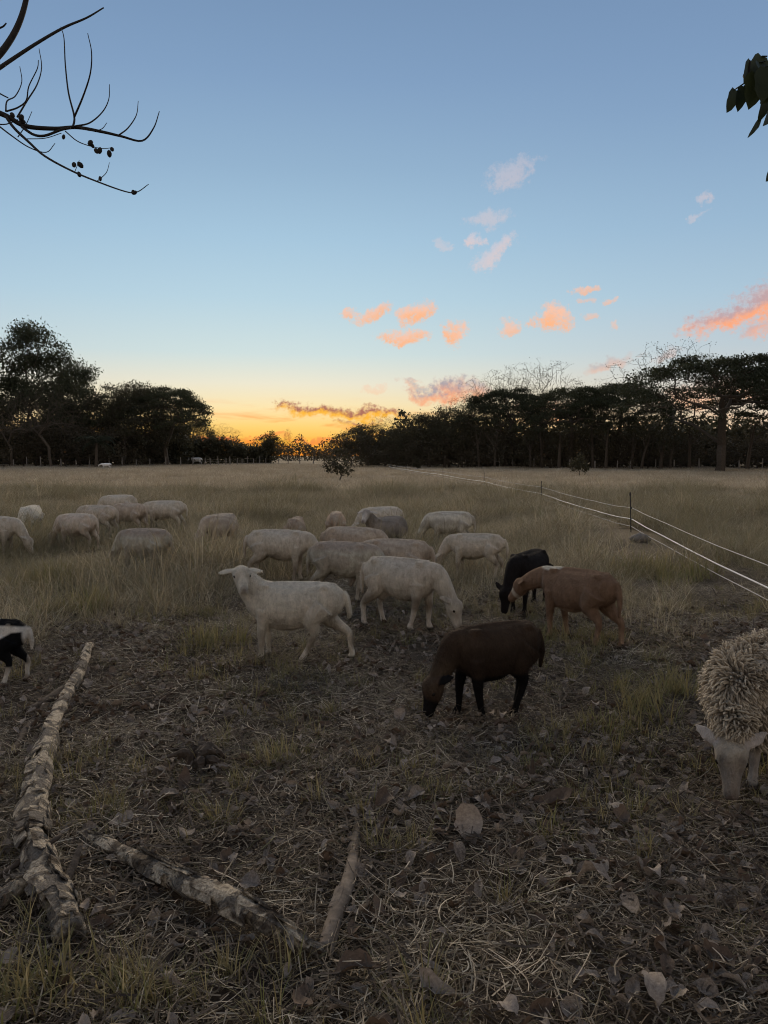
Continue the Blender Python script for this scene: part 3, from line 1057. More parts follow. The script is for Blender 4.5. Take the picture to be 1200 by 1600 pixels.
    wood('right_back_wood', 'dark crowns of the wood behind the right hand row', [(2, 132, 50, 124, 10.0, 3), (46, 124, 95, 116, 8.5, 3)], 20000, M['leafB'], 0.36)


build_trees()


def build_palm():
    g = ground_at(152, 106)
    o = thing('palm_tree', g, 'palm with drooping fronds among the trees on the left', 'palm')
    mb = MB()
    mb.tube(hermite([(0, 0, -0.1), (0.1, 0, 1.6), (0.15, 0.1, 3.4)], 3), interp([0.26, 0.2, 0.17], 7), 7)
    mb.build('trunk', M['bark'], o)
    for i in range(17):
        a = i * 2.4 + RNG.uniform(-0.2, 0.2)
        el = RNG.uniform(0.15, 1.25)
        L = RNG.uniform(2.6, 3.6)
        p = np.array([0.15, 0.1, 3.4])
        pts = [p]
        d = np.array([math.cos(a), math.sin(a)])
        for s in range(6):
            p = p + np.array([d[0] * math.cos(el), d[1] * math.cos(el), math.sin(el)]) * L / 6
            pts.append(p)
            el -= 0.34
        pts = np.array(pts)
        fb = MB()
        fb.tube(pts, interp([0.035, 0.01], 7), 3)
        C, U, W = [], [], []
        for s in np.linspace(0.12, 1, 26):
            q = np.array([np.interp(s * 6, range(7), pts[:, k]) for k in range(3)])
            for sd in (-1, 1):
                u = np.array([-d[1] * sd, d[0] * sd, -0.55]) + 0.35 * np.array([d[0], d[1], 0])
                u = u / np.linalg.norm(u) * (0.42 * (1.1 - 0.6 * abs(s - 0.4)))
                C.append(q + u)
                U.append(u)
                W.append(np.array([d[0], d[1], 0.0]) * 0.035)
        V, F = quads(np.array(C), np.array(U), np.array(W))
        fb.add(V, F)
        fb.build('frond', M['leafA'], o)


build_palm()


def shrub(px, depth, h, label, seed):
    g = ground_at(px, depth)
    o = thing('young_shrub', g, label, 'shrub', 'young shrubs in the pasture')
    lobes = [(0, 0, h * 0.62, h * 0.30), (h * 0.2, 0, h * 0.42, h * 0.25), (-h * 0.24, 0, h * 0.45, h * 0.26), (0.05, 0, h * 0.86, h * 0.16), (0, 0, h * 0.3, h * 0.2)]
    tg = np.vstack([blob_targets(46, lobes), [(x_ * h, 0.1 * x_, z_ * h) for x_, z_ in ((.05, 1.0), (.16, .9), (-.12, .93), (.3, .66), (-.33, .7), (-.28, .3), (.26, .26))]])
    nd, pr = grow(tg, (0, 0, -0.05), (0.02, 0, h * 0.06), 0.15, up=0.2)
    mb, tips, rad = skeleton_mesh(nd, pr, h * 0.02, 0.007)
    mb.build('stem', M['bark'], o)
    V, F = leaf_cloud(nd[6:], 16, h * 0.06, 0.085, 0.9)
    cb = MB()
    cb.add(V, F)
    cb.build('crown', M['leafB'], o)


shrub(531, 50, 2.1, 'leafy young shrub standing alone at the middle of the pasture', 1)
shrub(904, 62, 1.75, 'small shrub beyond the electric fence before the right trees', 2)
shrub(651, 92, 1.3, 'tiny shrub where the electric fence meets the tree row', 3)


# ------------------------------------------------------------------ wooden fences below the trees
def wood_fence(name, label, pts, step, h):
    root = thing(name, (0, 0, 0), label, 'fence')
    P0 = [Vector(p) for p in pts]
    k = 0
    tops = []
    pm = []
    for v in range(4):
        mb = MB()
        l = RNG.normal(0, 0.05, 2)
        mb.tube([(0, 0, -0.15), (l[0] * .5, l[1] * .5, h * 0.5), (l[0], l[1], h)], np.array([0.075, 0.07, 0.06]) * RNG.uniform(0.8, 1.25), 6, wob=0.1)
        me = mb.mesh('post')
        me.materials.append(M['post'])
        pm.append(me)
    for a, b in zip(P0[:-1], P0[1:]):
        n = max(1, int((b - a).length / step))
        for i in range(n):
            q = a.lerp(b, (i + RNG.uniform(-0.2, 0.2)) / n)
            o = link('post', pm[int(RNG.integers(0, 4))], None, root)
            o.location = (q.x, q.y, float(height(q.x, q.y)))
            o.rotation_euler = (0, 0, RNG.uniform(0, 6))
            o.scale = (1, 1, RNG.uniform(0.8, 1.15))
            tops.append((q.x, q.y))
    for z in (0.35, 0.7, 1.05):
        mb = MB()
        mb.tube([(x, y, z * h / 1.3) for x, y in tops], [0.012] * len(tops), 3)
        mb.build('wire', M['stake'], root)


wood_fence('wire_fence', 'old wire fence with grey wooden posts below the left wood', [(-80, 100, 0), (-46, 104, 0), (-28, 120, 0), (-22, 142, 0), (4, 150, 0)], 2.1, 1.35)
wood_fence('wire_fence', 'old wire fence with dark wooden posts before the right hand row', [(6, 104, 0), (25, 92, 0), (60, 86, 0)], 2.3, 1.25)


# ------------------------------------------------------------------ electric fence
def build_efence():
    root = thing('electric_fence', (FENCE[1][0], FENCE[1][1], 0), 'low electric sheep fence of three white strands on thin black stakes', 'fence')
    inv = Vector((-FENCE[1][0], -FENCE[1][1], 0))
    for i, (x, y) in enumerate(FENCE):
        if i == 0:
            continue
        mb = MB()
        z = float(height(x, y))
        top = [0, 0.84, 0.74, 0.76, 0.74, 0.75, 0.75][i]
        ln = RNG.normal(0, 0.02)
        mb.tube([(x, y, z - 0.1), (x + ln * .5, y, z + top * 0.5), (x + ln, y, z + top)], [0.013, 0.012, 0.011], 6)
        mb.tube([(x + ln, y, z + top - 0.06), (x + ln, y, z + top + 0.01)], [0.019, 0.016], 6)
        o = mb.build('stake', M['stake'], root)
        o.location = inv
        for hz in (0.52, 0.28, 0.12):
            cb = MB()
            cb.tube([(x - 0.014, y - 0.02, z + hz - 0.022), (x - 0.014, y - 0.02, z + hz + 0.022)], [0.017, 0.017], 6)
            c = cb.build('clip', M['stake'], o)
    for hz, mt, w, th in ((0.52, 'rope', 0.0055, 0.009), (0.28, 'tape', 0.010, 0.006), (0.12, 'rope', 0.006, 0.008)):
        pts = []
        for (a, b) in zip(FENCE[:-1], FENCE[1:]):
            for k in range(10):
                t = k / 10
                x, y = a[0] + (b[0] - a[0]) * t, a[1] + (b[1] - a[1]) * t
                pts.append((x, y, hz - 0.05 * 4 * t * (1 - t) * (0.4 if hz < 0.2 else 1.0) + float(height(x, y)) * (1 if k == 0 else 0.4)))
        pts.append((*FENCE[-1], hz))
        p = np.array(pts)
        r = w * (1 + np.clip(p[:, 1] - 16, 0, 60) / 60)
        mb = MB()
        mb.tube(p, r, 6)
        o = mb.build('strand', M[mt], root, True)
        o.location = inv


build_efence()

# ------------------------------------------------------------------ sheep
def loft(mb, rings, sides=18):
    """closed loft through elliptical rings (centre, axis a, axis b)"""
    V = []
    ang = np.linspace(0, 2 * math.pi, sides, endpoint=False)
    for c, a, b in rings:
        V.append(np.asarray(c, float) + np.cos(ang)[:, None] * np.asarray(a, float) + np.sin(ang)[:, None] * np.asarray(b, float))
    n = len(rings)
    F = []
    for i in range(n - 1):
        for j in range(sides):
            k = (j + 1) % sides
            F.append((i * sides + j, i * sides + k, (i + 1) * sides + k, (i + 1) * sides + j))
    F.append(tuple(range(sides - 1, -1, -1)))
    F.append(tuple(range((n - 1) * sides, n * sides)))
    mb.add(np.concatenate(V), F)


def unit(v):
    v = np.asarray(v, float)
    return v / (np.linalg.norm(v) + 1e-9)


WHITE, DIRTY, TAN, BROWN, BLACK, GREY = (0.57, 0.515, 0.415), (0.43, 0.395, 0.315), (0.40, 0.275, 0.18), (0.20, 0.125, 0.08), (0.012, 0.011, 0.011), (0.24, 0.205, 0.17)


def sheep_body(pose, length=0.90, fat=0.97, voxel=0.012, legs=None, head_turn=0.0, tail=1.0, neck_side=0.0, wool=False, udder=False):
    """one continuous body mesh plus the data to colour it. forward = +x"""
    L = length
    mb = MB()
    torso = [(-0.455, .535, .045, .04), (-.425, .53, .105, .085), (-.36, .528, .148, .122), (-.26, .524, .162, .138), (-.13, .497, .186, .168), (0, .474, .205, .186),
             (.13, .470, .204, .178), (.24, .487, .188, .155), (.32, .508, .162, .128), (.385, .525, .125, .098), (.43, .53, .07, .055)]
    loft(mb, [((x * L, 0, z), (0, w * fat, 0), (0, 0, h * (1 + (fat - 1) * .6))) for x, z, h, w in torso])
    # hip bones and spine
    for sd in (-1, 1):
        c = np.array([-.285 * L, sd * .078 * fat, .655])
        loft(mb, [(c + np.array([a, 0, -abs(a) * .4]), (0, r, 0), (0, 0, r)) for a, r in ((-.05, .012), (-.02, .030), (.02, .030), (.06, .012))], 8)
        c = np.array([.265 * L, sd * .075 * fat, .60])
        loft(mb, [(c + np.array([-z * .25, 0, z]), (.045, 0, 0), (0, .030, 0)) for z in (-.12, -.05, .03, .07)], 8)
    loft(mb, [((x * L, 0, z), (0, .030, 0), (0, 0, .022)) for x, z in ((-.38, .655), (-.2, .672), (0, .672), (.2, .665), (.30, .66))], 8)
    segs = [('torso', (-.4 * L, 0, .53), (.36 * L, 0, .52))]
    if pose == 'graze':
        hb = np.array([0.55 * L + .03, neck_side * 0.8, 0.305])
        hd = unit([0.36, neck_side * 1.6, -0.86])
        npts = [(.24 * L, 0, .535), (.39 * L, neck_side * .15, .545), (.49 * L, neck_side * .5, .445), hb]
        nr = [(.128, .095), (.118, .085), (.092, .068), (.064, .053)]
    elif pose == 'low':
        hb = np.array([0.66 * L, neck_side * 0.8, 0.47])
        hd = unit([0.75, neck_side * 1.2, -0.62])
        npts = [(.24 * L, 0, .535), (.39 * L, neck_side * .15, .565), (.54 * L, neck_side * .5, .53), hb]
        nr = [(.128, .095), (.114, .084), (.092, .068), (.074, .06)]
    else:  # up
        hb = np.array([0.47 * L, neck_side, 0.765])
        ca, sa = math.cos(head_turn), math.sin(head_turn)
        hd = unit([ca * 0.86, sa * 0.86, -0.50])
        npts = [(.24 * L, 0, .53), (.34 * L, neck_side * .2, .59), (.415 * L, neck_side * .6, .68), hb - np.array([0.015, 0, 0.02])]
        nr = [(.170, .115), (.138, .096), (.106, .080), (.080, .068)]
    np_ = hermite(npts, 4)
    n = len(np_)
    rr = np.stack([interp([r[0] for r in nr], n), interp([r[1] for r in nr], n)], 1)
    tg = np.gradient(np_, axis=0)
    rings = []
    for i in range(n):
        t_ = unit(tg[i])
        s_ = unit(np.cross(np.array([0, 0, 1.0]) if abs(t_[2]) < .95 else np.array([1.0, 0, 0]), t_))
        u_ = np.cross(t_, s_)
        rings.append((np_[i], s_ * rr[i][1] * (1 + (fat - 1) * .5), u_ * rr[i][0]))
    loft(mb, rings, 14)
    # head: from the poll to the nose
    side = unit(np.cross(np.array([0, 0, 1.0]), hd))
    up = np.cross(hd, side)
    hl = [(-.045, 0, .045, .050), (-.01, .006, .066, .070), (.03, .012, .082, .078), (.075, .006, .080, .073), (.115, -.008, .066, .054), (.155, -.014, .053, .043),
          (.195, -.020, .045, .039), (.225, -.024, .040, .039), (.245, -.028, .027, .028)]
    loft(mb, [(hb + hd * a + up * o_, side * w, up * h) for a, o_, h, w in hl], 14)
    # brow ridges over the eyes
    for s in (-1, 1):
        c = hb + hd * .075 + side * s * .052 + up * .036
        loft(mb, [(c - hd * .028, side * .006, up * .006), (c, side * .016, up * .016), (c + hd * .028, side * .006, up * .006)], 8)
    # ears, held out to the sides
    ears = []
    for s in (-1, 1):
        e0 = hb + hd * .0 + side * s * .050 + up * .030
        ed = unit(side * s * 1.0 + up * (-.30) - hd * .15) if pose == 'up' else unit(side * s * .72 - hd * .55 - up * .30)
        en = unit(np.cross(ed, hd))
        eb = np.cross(en, ed)
        loft(mb, [(e0 + ed * a, eb * w, en * .0105 * (1 if a < .1 else .7)) for a, w in ((0, .020), (.035, .032), (.08, .038), (.12, .028), (.15, .010))], 10)
        ears.append(('ear', e0 + ed * .03, e0 + ed * .15))
    segs += [('neck', np_[2], np_[-1]), ('head', hb, hb + hd * .24)] + ears
    # legs: swing of each foot along x: FL FR HL HR
    lg = legs or (0.02, -0.04, 0.03, -0.05)
    feet = []
    for i, (fx, sd) in enumerate(((1, 1), (1, -1), (-1, 1), (-1, -1))):
        dx = lg[i]
        if fx > 0:
            x0 = .255 * L
            pts = [(x0 - .01, sd * .088 * fat, .46), (x0 + dx * .22, sd * .095, .34), (x0 + dx * .5 + .008, sd * .088, .235), (x0 + dx * .8, sd * .082, .10), (x0 + dx + .002, sd * .082, .055), (x0 + dx + .022, sd * .082, .0)]
            rad = [.082, .050, .034, .0225, .028, .035]
        else:
            x0 = -.30 * L
            pts = [(x0 + .02, sd * .085 * fat, .50), (x0 + .06 + dx * .25, sd * .098, .385), (x0 - .01 + dx * .45, sd * .090, .30), (x0 - .065 + dx * .72, sd * .084, .232), (x0 - .052 + dx * .88, sd * .082, .12), (x0 - .045 + dx, sd * .082, .055), (x0 - .020 + dx, sd * .082, 0)]
            rad = [.115, .086, .051, .032, .0235, .027, .034]
        pp = hermite(pts, 3)
        r_ = interp(rad, len(pp))
        r_[-1] = .034
        mb.tube(pp, r_, 10)
        k = 2 if fx > 0 else 3
        segs += [('thigh', pts[0], pts[k]), ('leg', pts[k], pts[-1])]
        feet.append(pts[-1])
    if tail:
        tp = hermite([(-.44 * L, 0, .60), (-.475 * L, 0, .55), (-.50 * L, .01, .44), (-.49 * L, .0, .60 - .30 * tail)], 3)
        mb.tube(tp, interp([.034, .030, .026, .014], len(tp)), 8)
        segs.append(('tail', (-.46 * L, 0, .58), (-.49 * L, 0, .60 - .30 * tail)))
    if udder:
        loft(mb, [((-.24 * L, 0, .33 + d), (r, 0, 0), (0, r, 0)) for d, r in ((0.05, .09), (0, .085), (-.04, .06), (-.07, .02))], 10)
    if wool:
        pass
    me = mb.mesh('body')
    tmp = bpy.data.objects.new('tmp_body', me)
    COL.objects.link(tmp)
    rm = tmp.modifiers.new('r', 'REMESH')
    rm.mode = 'VOXEL'
    rm.voxel_size = voxel
    sm = tmp.modifiers.new('s', 'SMOOTH')
    sm.factor = 0.5
    sm.iterations = max(3, int(0.065 / voxel))
    dg = bpy.context.evaluated_depsgraph_get()
    ev = tmp.evaluated_get(dg)
    out = bpy.data.meshes.new_from_object(ev)
    bpy.data.objects.remove(tmp)
    bpy.data.meshes.remove(me)
    out.name = 'body'
    out.polygons.foreach_set('use_smooth', [True] * len(out.polygons))
    return out, segs, dict(hb=hb, hd=hd, side=side, up=up, feet=feet)


def seg_dist(V, a, b):
    a, b = np.asarray(a, float), np.asarray(b, float)
    ab = b - a
    t = np.clip(((V - a) @ ab) / (ab @ ab), 0, 1)
    return np.linalg.norm(V - (a + t[:, None] * ab), axis=1), t


def sheep(px, depth, heading, scale, scheme, label, pose='graze', voxel=0.014, hair=0, name='sheep', eyes=False, **kw):
    kw.setdefault('length', RNG.uniform(.84, .96))
    kw.setdefault('fat', RNG.uniform(.88, 1.05))
    me, segs, info = sheep_body(pose, voxel=voxel, **kw)
    n = len(me.vertices)
    V = np.empty(n * 3)
    me.vertices.foreach_get('co', V)
    V = V.reshape(-1, 3)
    D = np.stack([seg_dist(V, a, b)[0] / {'torso': 0.19, 'neck': .085, 'head': .06, 'ear': .03, 'thigh': .075, 'leg': .03, 'tail': .03}[k] for k, a, b in segs], 1)
    w = 1 / (D + 0.15) ** 4
    w /= w.sum(1)[:, None]

    def part(k):
        return sum(w[:, i] for i, s in enumerate(segs) if s[0] == k)
    P_ = {k: part(k) for k in ('torso', 'neck', 'head', 'ear', 'thigh', 'leg', 'tail')}
    P_['head'] = P_['head'] + P_['ear']
    col = np.array(scheme(V, P_, info, segs), float)
    # mud on knees, belly and rump of the pale animals
    pale = np.clip((col.mean(1) - .2) / .15, 0, 1)
    md = vnoise(V[:, 0] * 1.1 + V[:, 1] * .7, V[:, 2] * 1.2 + V[:, 1] * .5, 17, int(abs(px)) + 3)
    mud = np.clip(md * 1.4 - .55, 0, 1) * np.clip((.46 - V[:, 2]) / .2, 0, 1) + .8 * np.clip(md - .45, 0, 1) * np.clip((-.3 - V[:, 0]) / .1, 0, 1)
    mud = (np.clip(mud, 0, .75) * pale)[:, None]
    col = col * (1 - mud) + np.array((.19, .150, .108)) * mud
    hoof = np.clip((0.045 - V[:, 2]) / 0.02, 0, 1)[:, None]
    col = col * (1 - hoof) + np.array([0.06, 0.05, 0.04]) * hoof
    # nose and inner ear pink grey
    nose, _ = seg_dist(V, info['hb'] + info['hd'] * .235, info['hb'] + info['hd'] * .26)
    nm = np.clip(1 - nose / 0.05, 0, 1)[:, None] ** 1.0
    col = col * (1 - nm * .85) + np.minimum(col, np.array([0.11, 0.08, 0.07])) * nm * .85
    ca = me.color_attributes.new('col', 'FLOAT_COLOR', 'POINT')
    ca.data.foreach_set('color', np.hstack([col, np.ones((n, 1))]).astype(np.float32).ravel())
    me.materials.clear()
    me.materials.append(M['coat'])
    g = ground_at(px, depth)
    o = thing(name, g, label, 'sheep', 'sheep of the flock', R(heading))
    o.scale = (scale,) * 3
    link('body', me, None, o)
    if hair:
        # short hair standing off the coat
        N = np.empty(n * 3)
        me.vertices.foreach_get('normal', N)
        N = N.reshape(-1, 3)
        sel = RNG.choice(n, min(n, hair), replace=False)
        sel = sel[V[sel, 2] > 0.1]
        hp, hn = V[sel], N[sel]
        t_ = np.cross(hn, rand_dirs(len(sel)))
        t_ /= np.linalg.norm(t_, axis=1)[:, None] + 1e-6
        back = np.array([-0.6, 0, -0.35])
        ln = RNG.uniform(0.010, 0.026, (len(sel), 1))
        tip = hp + (hn * 0.55 + back * 0.55 + RNG.normal(0, .18, (len(sel), 3))) * ln
        wd = 0.0016
        HV = np.stack([hp - t_ * wd - hn * .003, hp + t_ * wd - hn * .003, tip], 1).reshape(-1, 3)
        hb_ = MB()
        hc = np.repeat(col[sel] * RNG.uniform(0.8, 1.2, (len(sel), 1)), 3, 0)
        hb_.add(HV, np.arange(len(sel) * 3).reshape(-1, 3).tolist(), np.hstack([hc, np.ones((len(hc), 1))]))
        h = hb_.build('hair_coat', M['coat'], o)
        h['kind'] = 'stuff'
    if eyes:
        for s in (-1, 1):
            c = info['hb'] + info['hd'] * .078 + info['side'] * s * .060 + info['up'] * .022
            eb = MB()
            loft(eb, [(c + info['hd'] * a, info['side'] * r, info['up'] * r) for a, r in ((-.015, .002), (-.011, .010), (0, .0145), (.011, .010), (.015, .002))], 8)
            eb.build('eye', M['eye'], o, True)
    return o, me, V, P_, info


def sch_plain(base, dark=None, face=None, leg=None, belly=None, back=None, mott=0.0):
    def f(V, P_, info, segs):
        c = np.tile(np.array(base, float), (len(V), 1))
        if mott:
            m = vnoise(V[:, 0] * 1.0 + 7 * V[:, 1], V[:, 2] * 1.3, 14, int(mott * 100))
            k = np.clip((m - .35) / .4, 0, 1)[:, None]
            c = c * (1 - k * .45) + np.array(dark or DIRTY) * k * .45
        if belly is not None:
            k = np.clip((0.36 - V[:, 2]) / 0.05, 0, 1)[:, None]
            c = c * (1 - k) + np.array(belly) * k
        if back is not None:
            k = (np.clip((V[:, 2] - 0.56) / 0.07, 0, 1) * P_['torso'])[:, None]
            c = c * (1 - k) + np.array(back) * k
        if leg is not None:
            k = np.clip(P_['leg'] * 1.6 - .2, 0, 1)[:, None]
            c = c * (1 - k) + np.array(leg) * k
        if face is not None:
            k = np.clip(P_['head'] * 1.5 - .3, 0, 1)[:, None]
            c = c * (1 - k) + np.array(face) * k
        return c
    return f


def sch_blackbelly(V, P_, info, segs):
    c = np.tile(np.array((0.036, 0.024, 0.017)), (len(V), 1))
    k = (np.clip((V[:, 2] - .50) / .14, 0, 1) * P_['torso'])[:, None]
    c = c * (1 - k) + np.array((0.066, 0.043, 0.028)) * k
    k = np.clip(P_['neck'] * 1.2, 0, 1)[:, None]
    c = c * (1 - k) + np.array((0.085, 0.060, 0.040)) * k
    k = np.clip((0.345 - V[:, 2]) / .03, 0, 1)[:, None] * np.clip(1 - P_['neck'] * 1.5 - P_['head'] * 1.2, 0, 1)[:, None]
    c = c * (1 - k) + np.array((0.010, 0.009, 0.009)) * k
    k = np.clip(P_['head'] * 1.6 - .2, 0, 1)[:, None]
    hc = np.array((0.07, 0.045, 0.03))
    hv = (V - info['hb']) @ info['hd']
    hz = np.clip((hv - .10) / .04, 0, 1)[:, None]
    hc = hc * (1 - hz) + np.array((0.012, .01, .01)) * hz
    c = c * (1 - k) + hc * k
    ear = np.clip((np.abs((V - info['hb']) @ info['side']) - .07) / .02, 0, 1)[:, None] * k
    c = c * (1 - ear) + np.array((0.012, .011, .011)) * ear
    return c


def sch_pied(V, P_, info, segs):
    c = np.tile(np.array((0.74, 0.68, 0.59)), (len(V), 1))
    # black lower flank and hind thigh, black rump patch, white shank
    flank = np.clip((0.475 - V[:, 2] + 0.10 * np.clip((-V[:, 0] - .1) / .2, 0, 1)) / .02, 0, 1) * np.clip((V[:, 2] - .19) / .02, 0, 1) * np.clip((V[:, 0] + .40) / .02, 0, 1)
    rump = np.clip((V[:, 2] - (.625 - .22 * np.clip(-V[:, 0] - .28, 0, 1))) / .02, 0, 1) * np.clip((-.12 - V[:, 0]) / .04, 0, 1) * np.clip(.055 - V[:, 1] + .06, 0, .02) / .02
    k = np.maximum(flank, rump) * np.clip(1 - P_['tail'] * 2.5, 0, 1)
    k = k[:, None]
    return c * (1 - k) + np.array((0.010, 0.010, 0.011)) * k


def sch_brownpatch(V, P_, info, segs):
    c = np.tile(np.array(BROWN), (len(V), 1)) * 1.05
    k = np.clip(P_['leg'] * 1.6 - .3, 0, 1)[:, None]
    c = c * (1 - k) + np.array((.33, .22, .14)) * k
    d = np.linalg.norm((V - np.array([.28, 0, .69])) / np.array([.13, .10, .06]), axis=1)
    k = np.clip((1.1 - d) / .25, 0, 1)[:, None]
    c = c * (1 - k) + np.array(WHITE) * k
    ax = np.abs(V[:, 0] - .33 - (V[:, 2] - .55) * .1)
    k = np.clip((0.014 - ax) / .008, 0, 1)[:, None] * 0.35
    c = c * (1 - k) + np.array((.40, .31, .23)) * k
    hv = (V - info['hb']) @ info['hd']
    k = (np.clip((hv - .09) / .02, 0, 1) * np.clip((.16 - hv) / .02, 0, 1) * P_['head'])[:, None] * .8
    c = c * (1 - k) + np.array(WHITE) * k
    k = np.clip((0.33 - V[:, 2]) / .04, 0, 1)[:, None] * P_['torso'][:, None]
    return c * (1 - k) + np.array((.40, .29, .2)) * k


def sch_woolly(V, P_, info, segs):
    c = np.tile(np.array((.40, .34, .26)), (len(V), 1))
    k = np.clip(P_['head'] * 1.5 - .3, 0, 1)[:, None]
    c = c * (1 - k) + np.array((.25, .212, .175)) * k
    a = (V - info['hb']) @ info['hd']
    s = np.abs((V - info['hb']) @ info['side'])
    brow = np.exp(-((a - .07) / .022) ** 2 - ((s - .045) / .028) ** 2)[:, None]
    c = c * (1 - .65 * brow) + np.array((.10, .08, .068)) * .65 * brow
    k = np.clip(P_['ear'] * 1.4, 0, 1)[:, None]
    c = c * (1 - k) + np.array((.52, .45, .39)) * k
    k = np.clip(P_['leg'] * 1.6 - .2, 0, 1)[:, None]
    return c * (1 - k) + np.array((.5, .45, .4)) * k


W1 = sch_plain(WHITE, mott=.1, dark=(.60, .52, .42))
W2 = sch_plain((0.51, 0.45, 0.36), mott=.2, dark=(.50, .42, .34), leg=(.6, .52, .43))
D1 = sch_plain(DIRTY, mott=.3, dark=(.30, .24, .19), back=(.33, .27, .215))
D2 = sch_plain((.45, .37, .285), mott=.4, dark=(.28, .21, .155))
T1 = sch_plain(TAN, mott=.15, dark=(.25, .16, .1))
G1 = sch_plain(GREY, mott=.25, dark=(.12, .10, .085), face=(.5, .45, .4))


def build_flock():
    sheep(458, 6.15, 176, 0.95, W1, 'white sheep standing side on with its face turned to the camera', 'up', 0.0085, 9000, eyes=True,
          legs=(0.03, 0.0, 0.24, -0.16), head_turn=R(112), neck_side=0.035, fat=1.0, tail=.75, length=.95)
    sheep(628, 7.25, -30, 1.0, W2, 'white sheep grazing head down beside the dark brown sheep', 'graze', 0.010, 8000, legs=(0.02, -0.10, 0.06, -0.06), length=.90, eyes=True, udder=True)
    sheep(775, 4.86, 203, 0.89, sch_blackbelly, 'dark brown sheep with black legs and belly grazing nearest the camera', 'graze', 0.0085, 9000,
          legs=(-0.06, 0.05, 0.16, 0.04), length=.80, fat=1.0, tail=.95, eyes=True)
    sheep(905, 6.75, 130, .97, sch_brownpatch, 'reddish brown sheep with a white patch on its withers', 'low', 0.010, 8000, legs=(0.02, -.06, .06, -.10), neck_side=0.05)
    sheep(826, 8.1, 236, .93, sch_plain((.016, .013, .012)), 'black sheep grazing behind the reddish brown one', 'graze', 0.012, 3000)
    sheep(-30, 5.35, 186, .68, sch_pied, 'black and white lamb walking out at the left picture edge', 'up', 0.010, 4000, legs=(0.05, -.05, .12, -.05), tail=.8, name='lamb', fat=.95, head_turn=0.2)
    sheep(436, 9.9, -4, 1.0, W2, 'white sheep grazing right behind the one that looks up', 'graze', 0.013, 5000, length=.92)
    sheep(537, 8.6, -10, .98, D1, 'grey backed dirty white sheep in the middle of the close group', 'graze', 0.012, 5000, legs=(.05, -.05, .04, -.04))
    sheep(620, 9.0, 158, .97, D2, 'tan woolly looking sheep with its rump to the right, behind the white grazing one', 'graze', 0.014, 3000)
    sheep(551, 10.3, -14, 1.0, D2, 'tan sheep whose back shows behind the grey backed one', 'graze', 0.014, 3000)
    sheep(744, 10.2, 164, .88, sch_plain((.56, .475, .37), mott=.3), 'cream sheep grazing deep in grass left of the black sheep', 'graze', 0.014, 3000)
    sheep(703, 13.3, 176, 1.0, sch_plain(WHITE, mott=.5, dark=(.2, .17, .14)), 'mottled white sheep grazing farthest right in the back group', 'graze', 0.016, 2500)
    sheep(604, 12.6, 222, .97, G1, 'grey sheep with pale face lifted towards the camera', 'up', 0.014, 2500, head_turn=R(28))
    sheep(596, 15.4, 200, .97, W2, 'white sheep partly hidden behind the grey one', 'graze', 0.018)
    sheep(525, 13.7, 92, .97, sch_plain((.40, .285, .20), mott=.2), 'tan sheep seen from behind with its tail down', 'graze', 0.016, 2000)
    sheep(462, 12.9, 84, .88, sch_plain((.33, .245, .18), mott=.3), 'small tan sheep seen from behind above the white grazing one', 'graze', 0.016, 2000)
    sheep(343, 13.1, 238, .97, D2, 'tan sheep grazing apart between the left group and the middle', 'graze', 0.016, 2000)
    sheep(226, 10.6, 166, .98, D1, 'dirty white sheep grazing nearest in the left group', 'graze', 0.013, 4000, length=.85)
    sheep(258, 16.4, 178, 1.0, W2, 'white sheep grazing at the right end of the left group', 'graze', 0.018, 2000)
    sheep(121, 13.4, 166, .97, sch_plain((.54, .44, .35), mott=.2), 'cream sheep with bright back rim in the left group, its head in grass', 'graze', 0.016, 2500)
    sheep(153, 15.2, 164, .98, sch_plain((.52, .43, .34), mott=.3), 'cream sheep overlapped by the bright rimmed one in the left group', 'graze', 0.018, 2000)
    sheep(203, 15.9, 158, .98, D2, 'tan sheep half hidden behind the cream ones in the left group', 'graze', 0.018, 2000)
    sheep(186, 19.0, 186, .98, W2, 'white sheep farthest back in the left group', 'graze', 0.020)
    sheep(47, 15.6, 274, .98, W1, 'white sheep facing the camera with its head down', 'graze', 0.016, 2500)
    sheep(-14, 12.2, 4, 1.0, W2, 'white sheep grazing to the right, cut by the left picture edge', 'graze', 0.014, 3000)


build_flock()


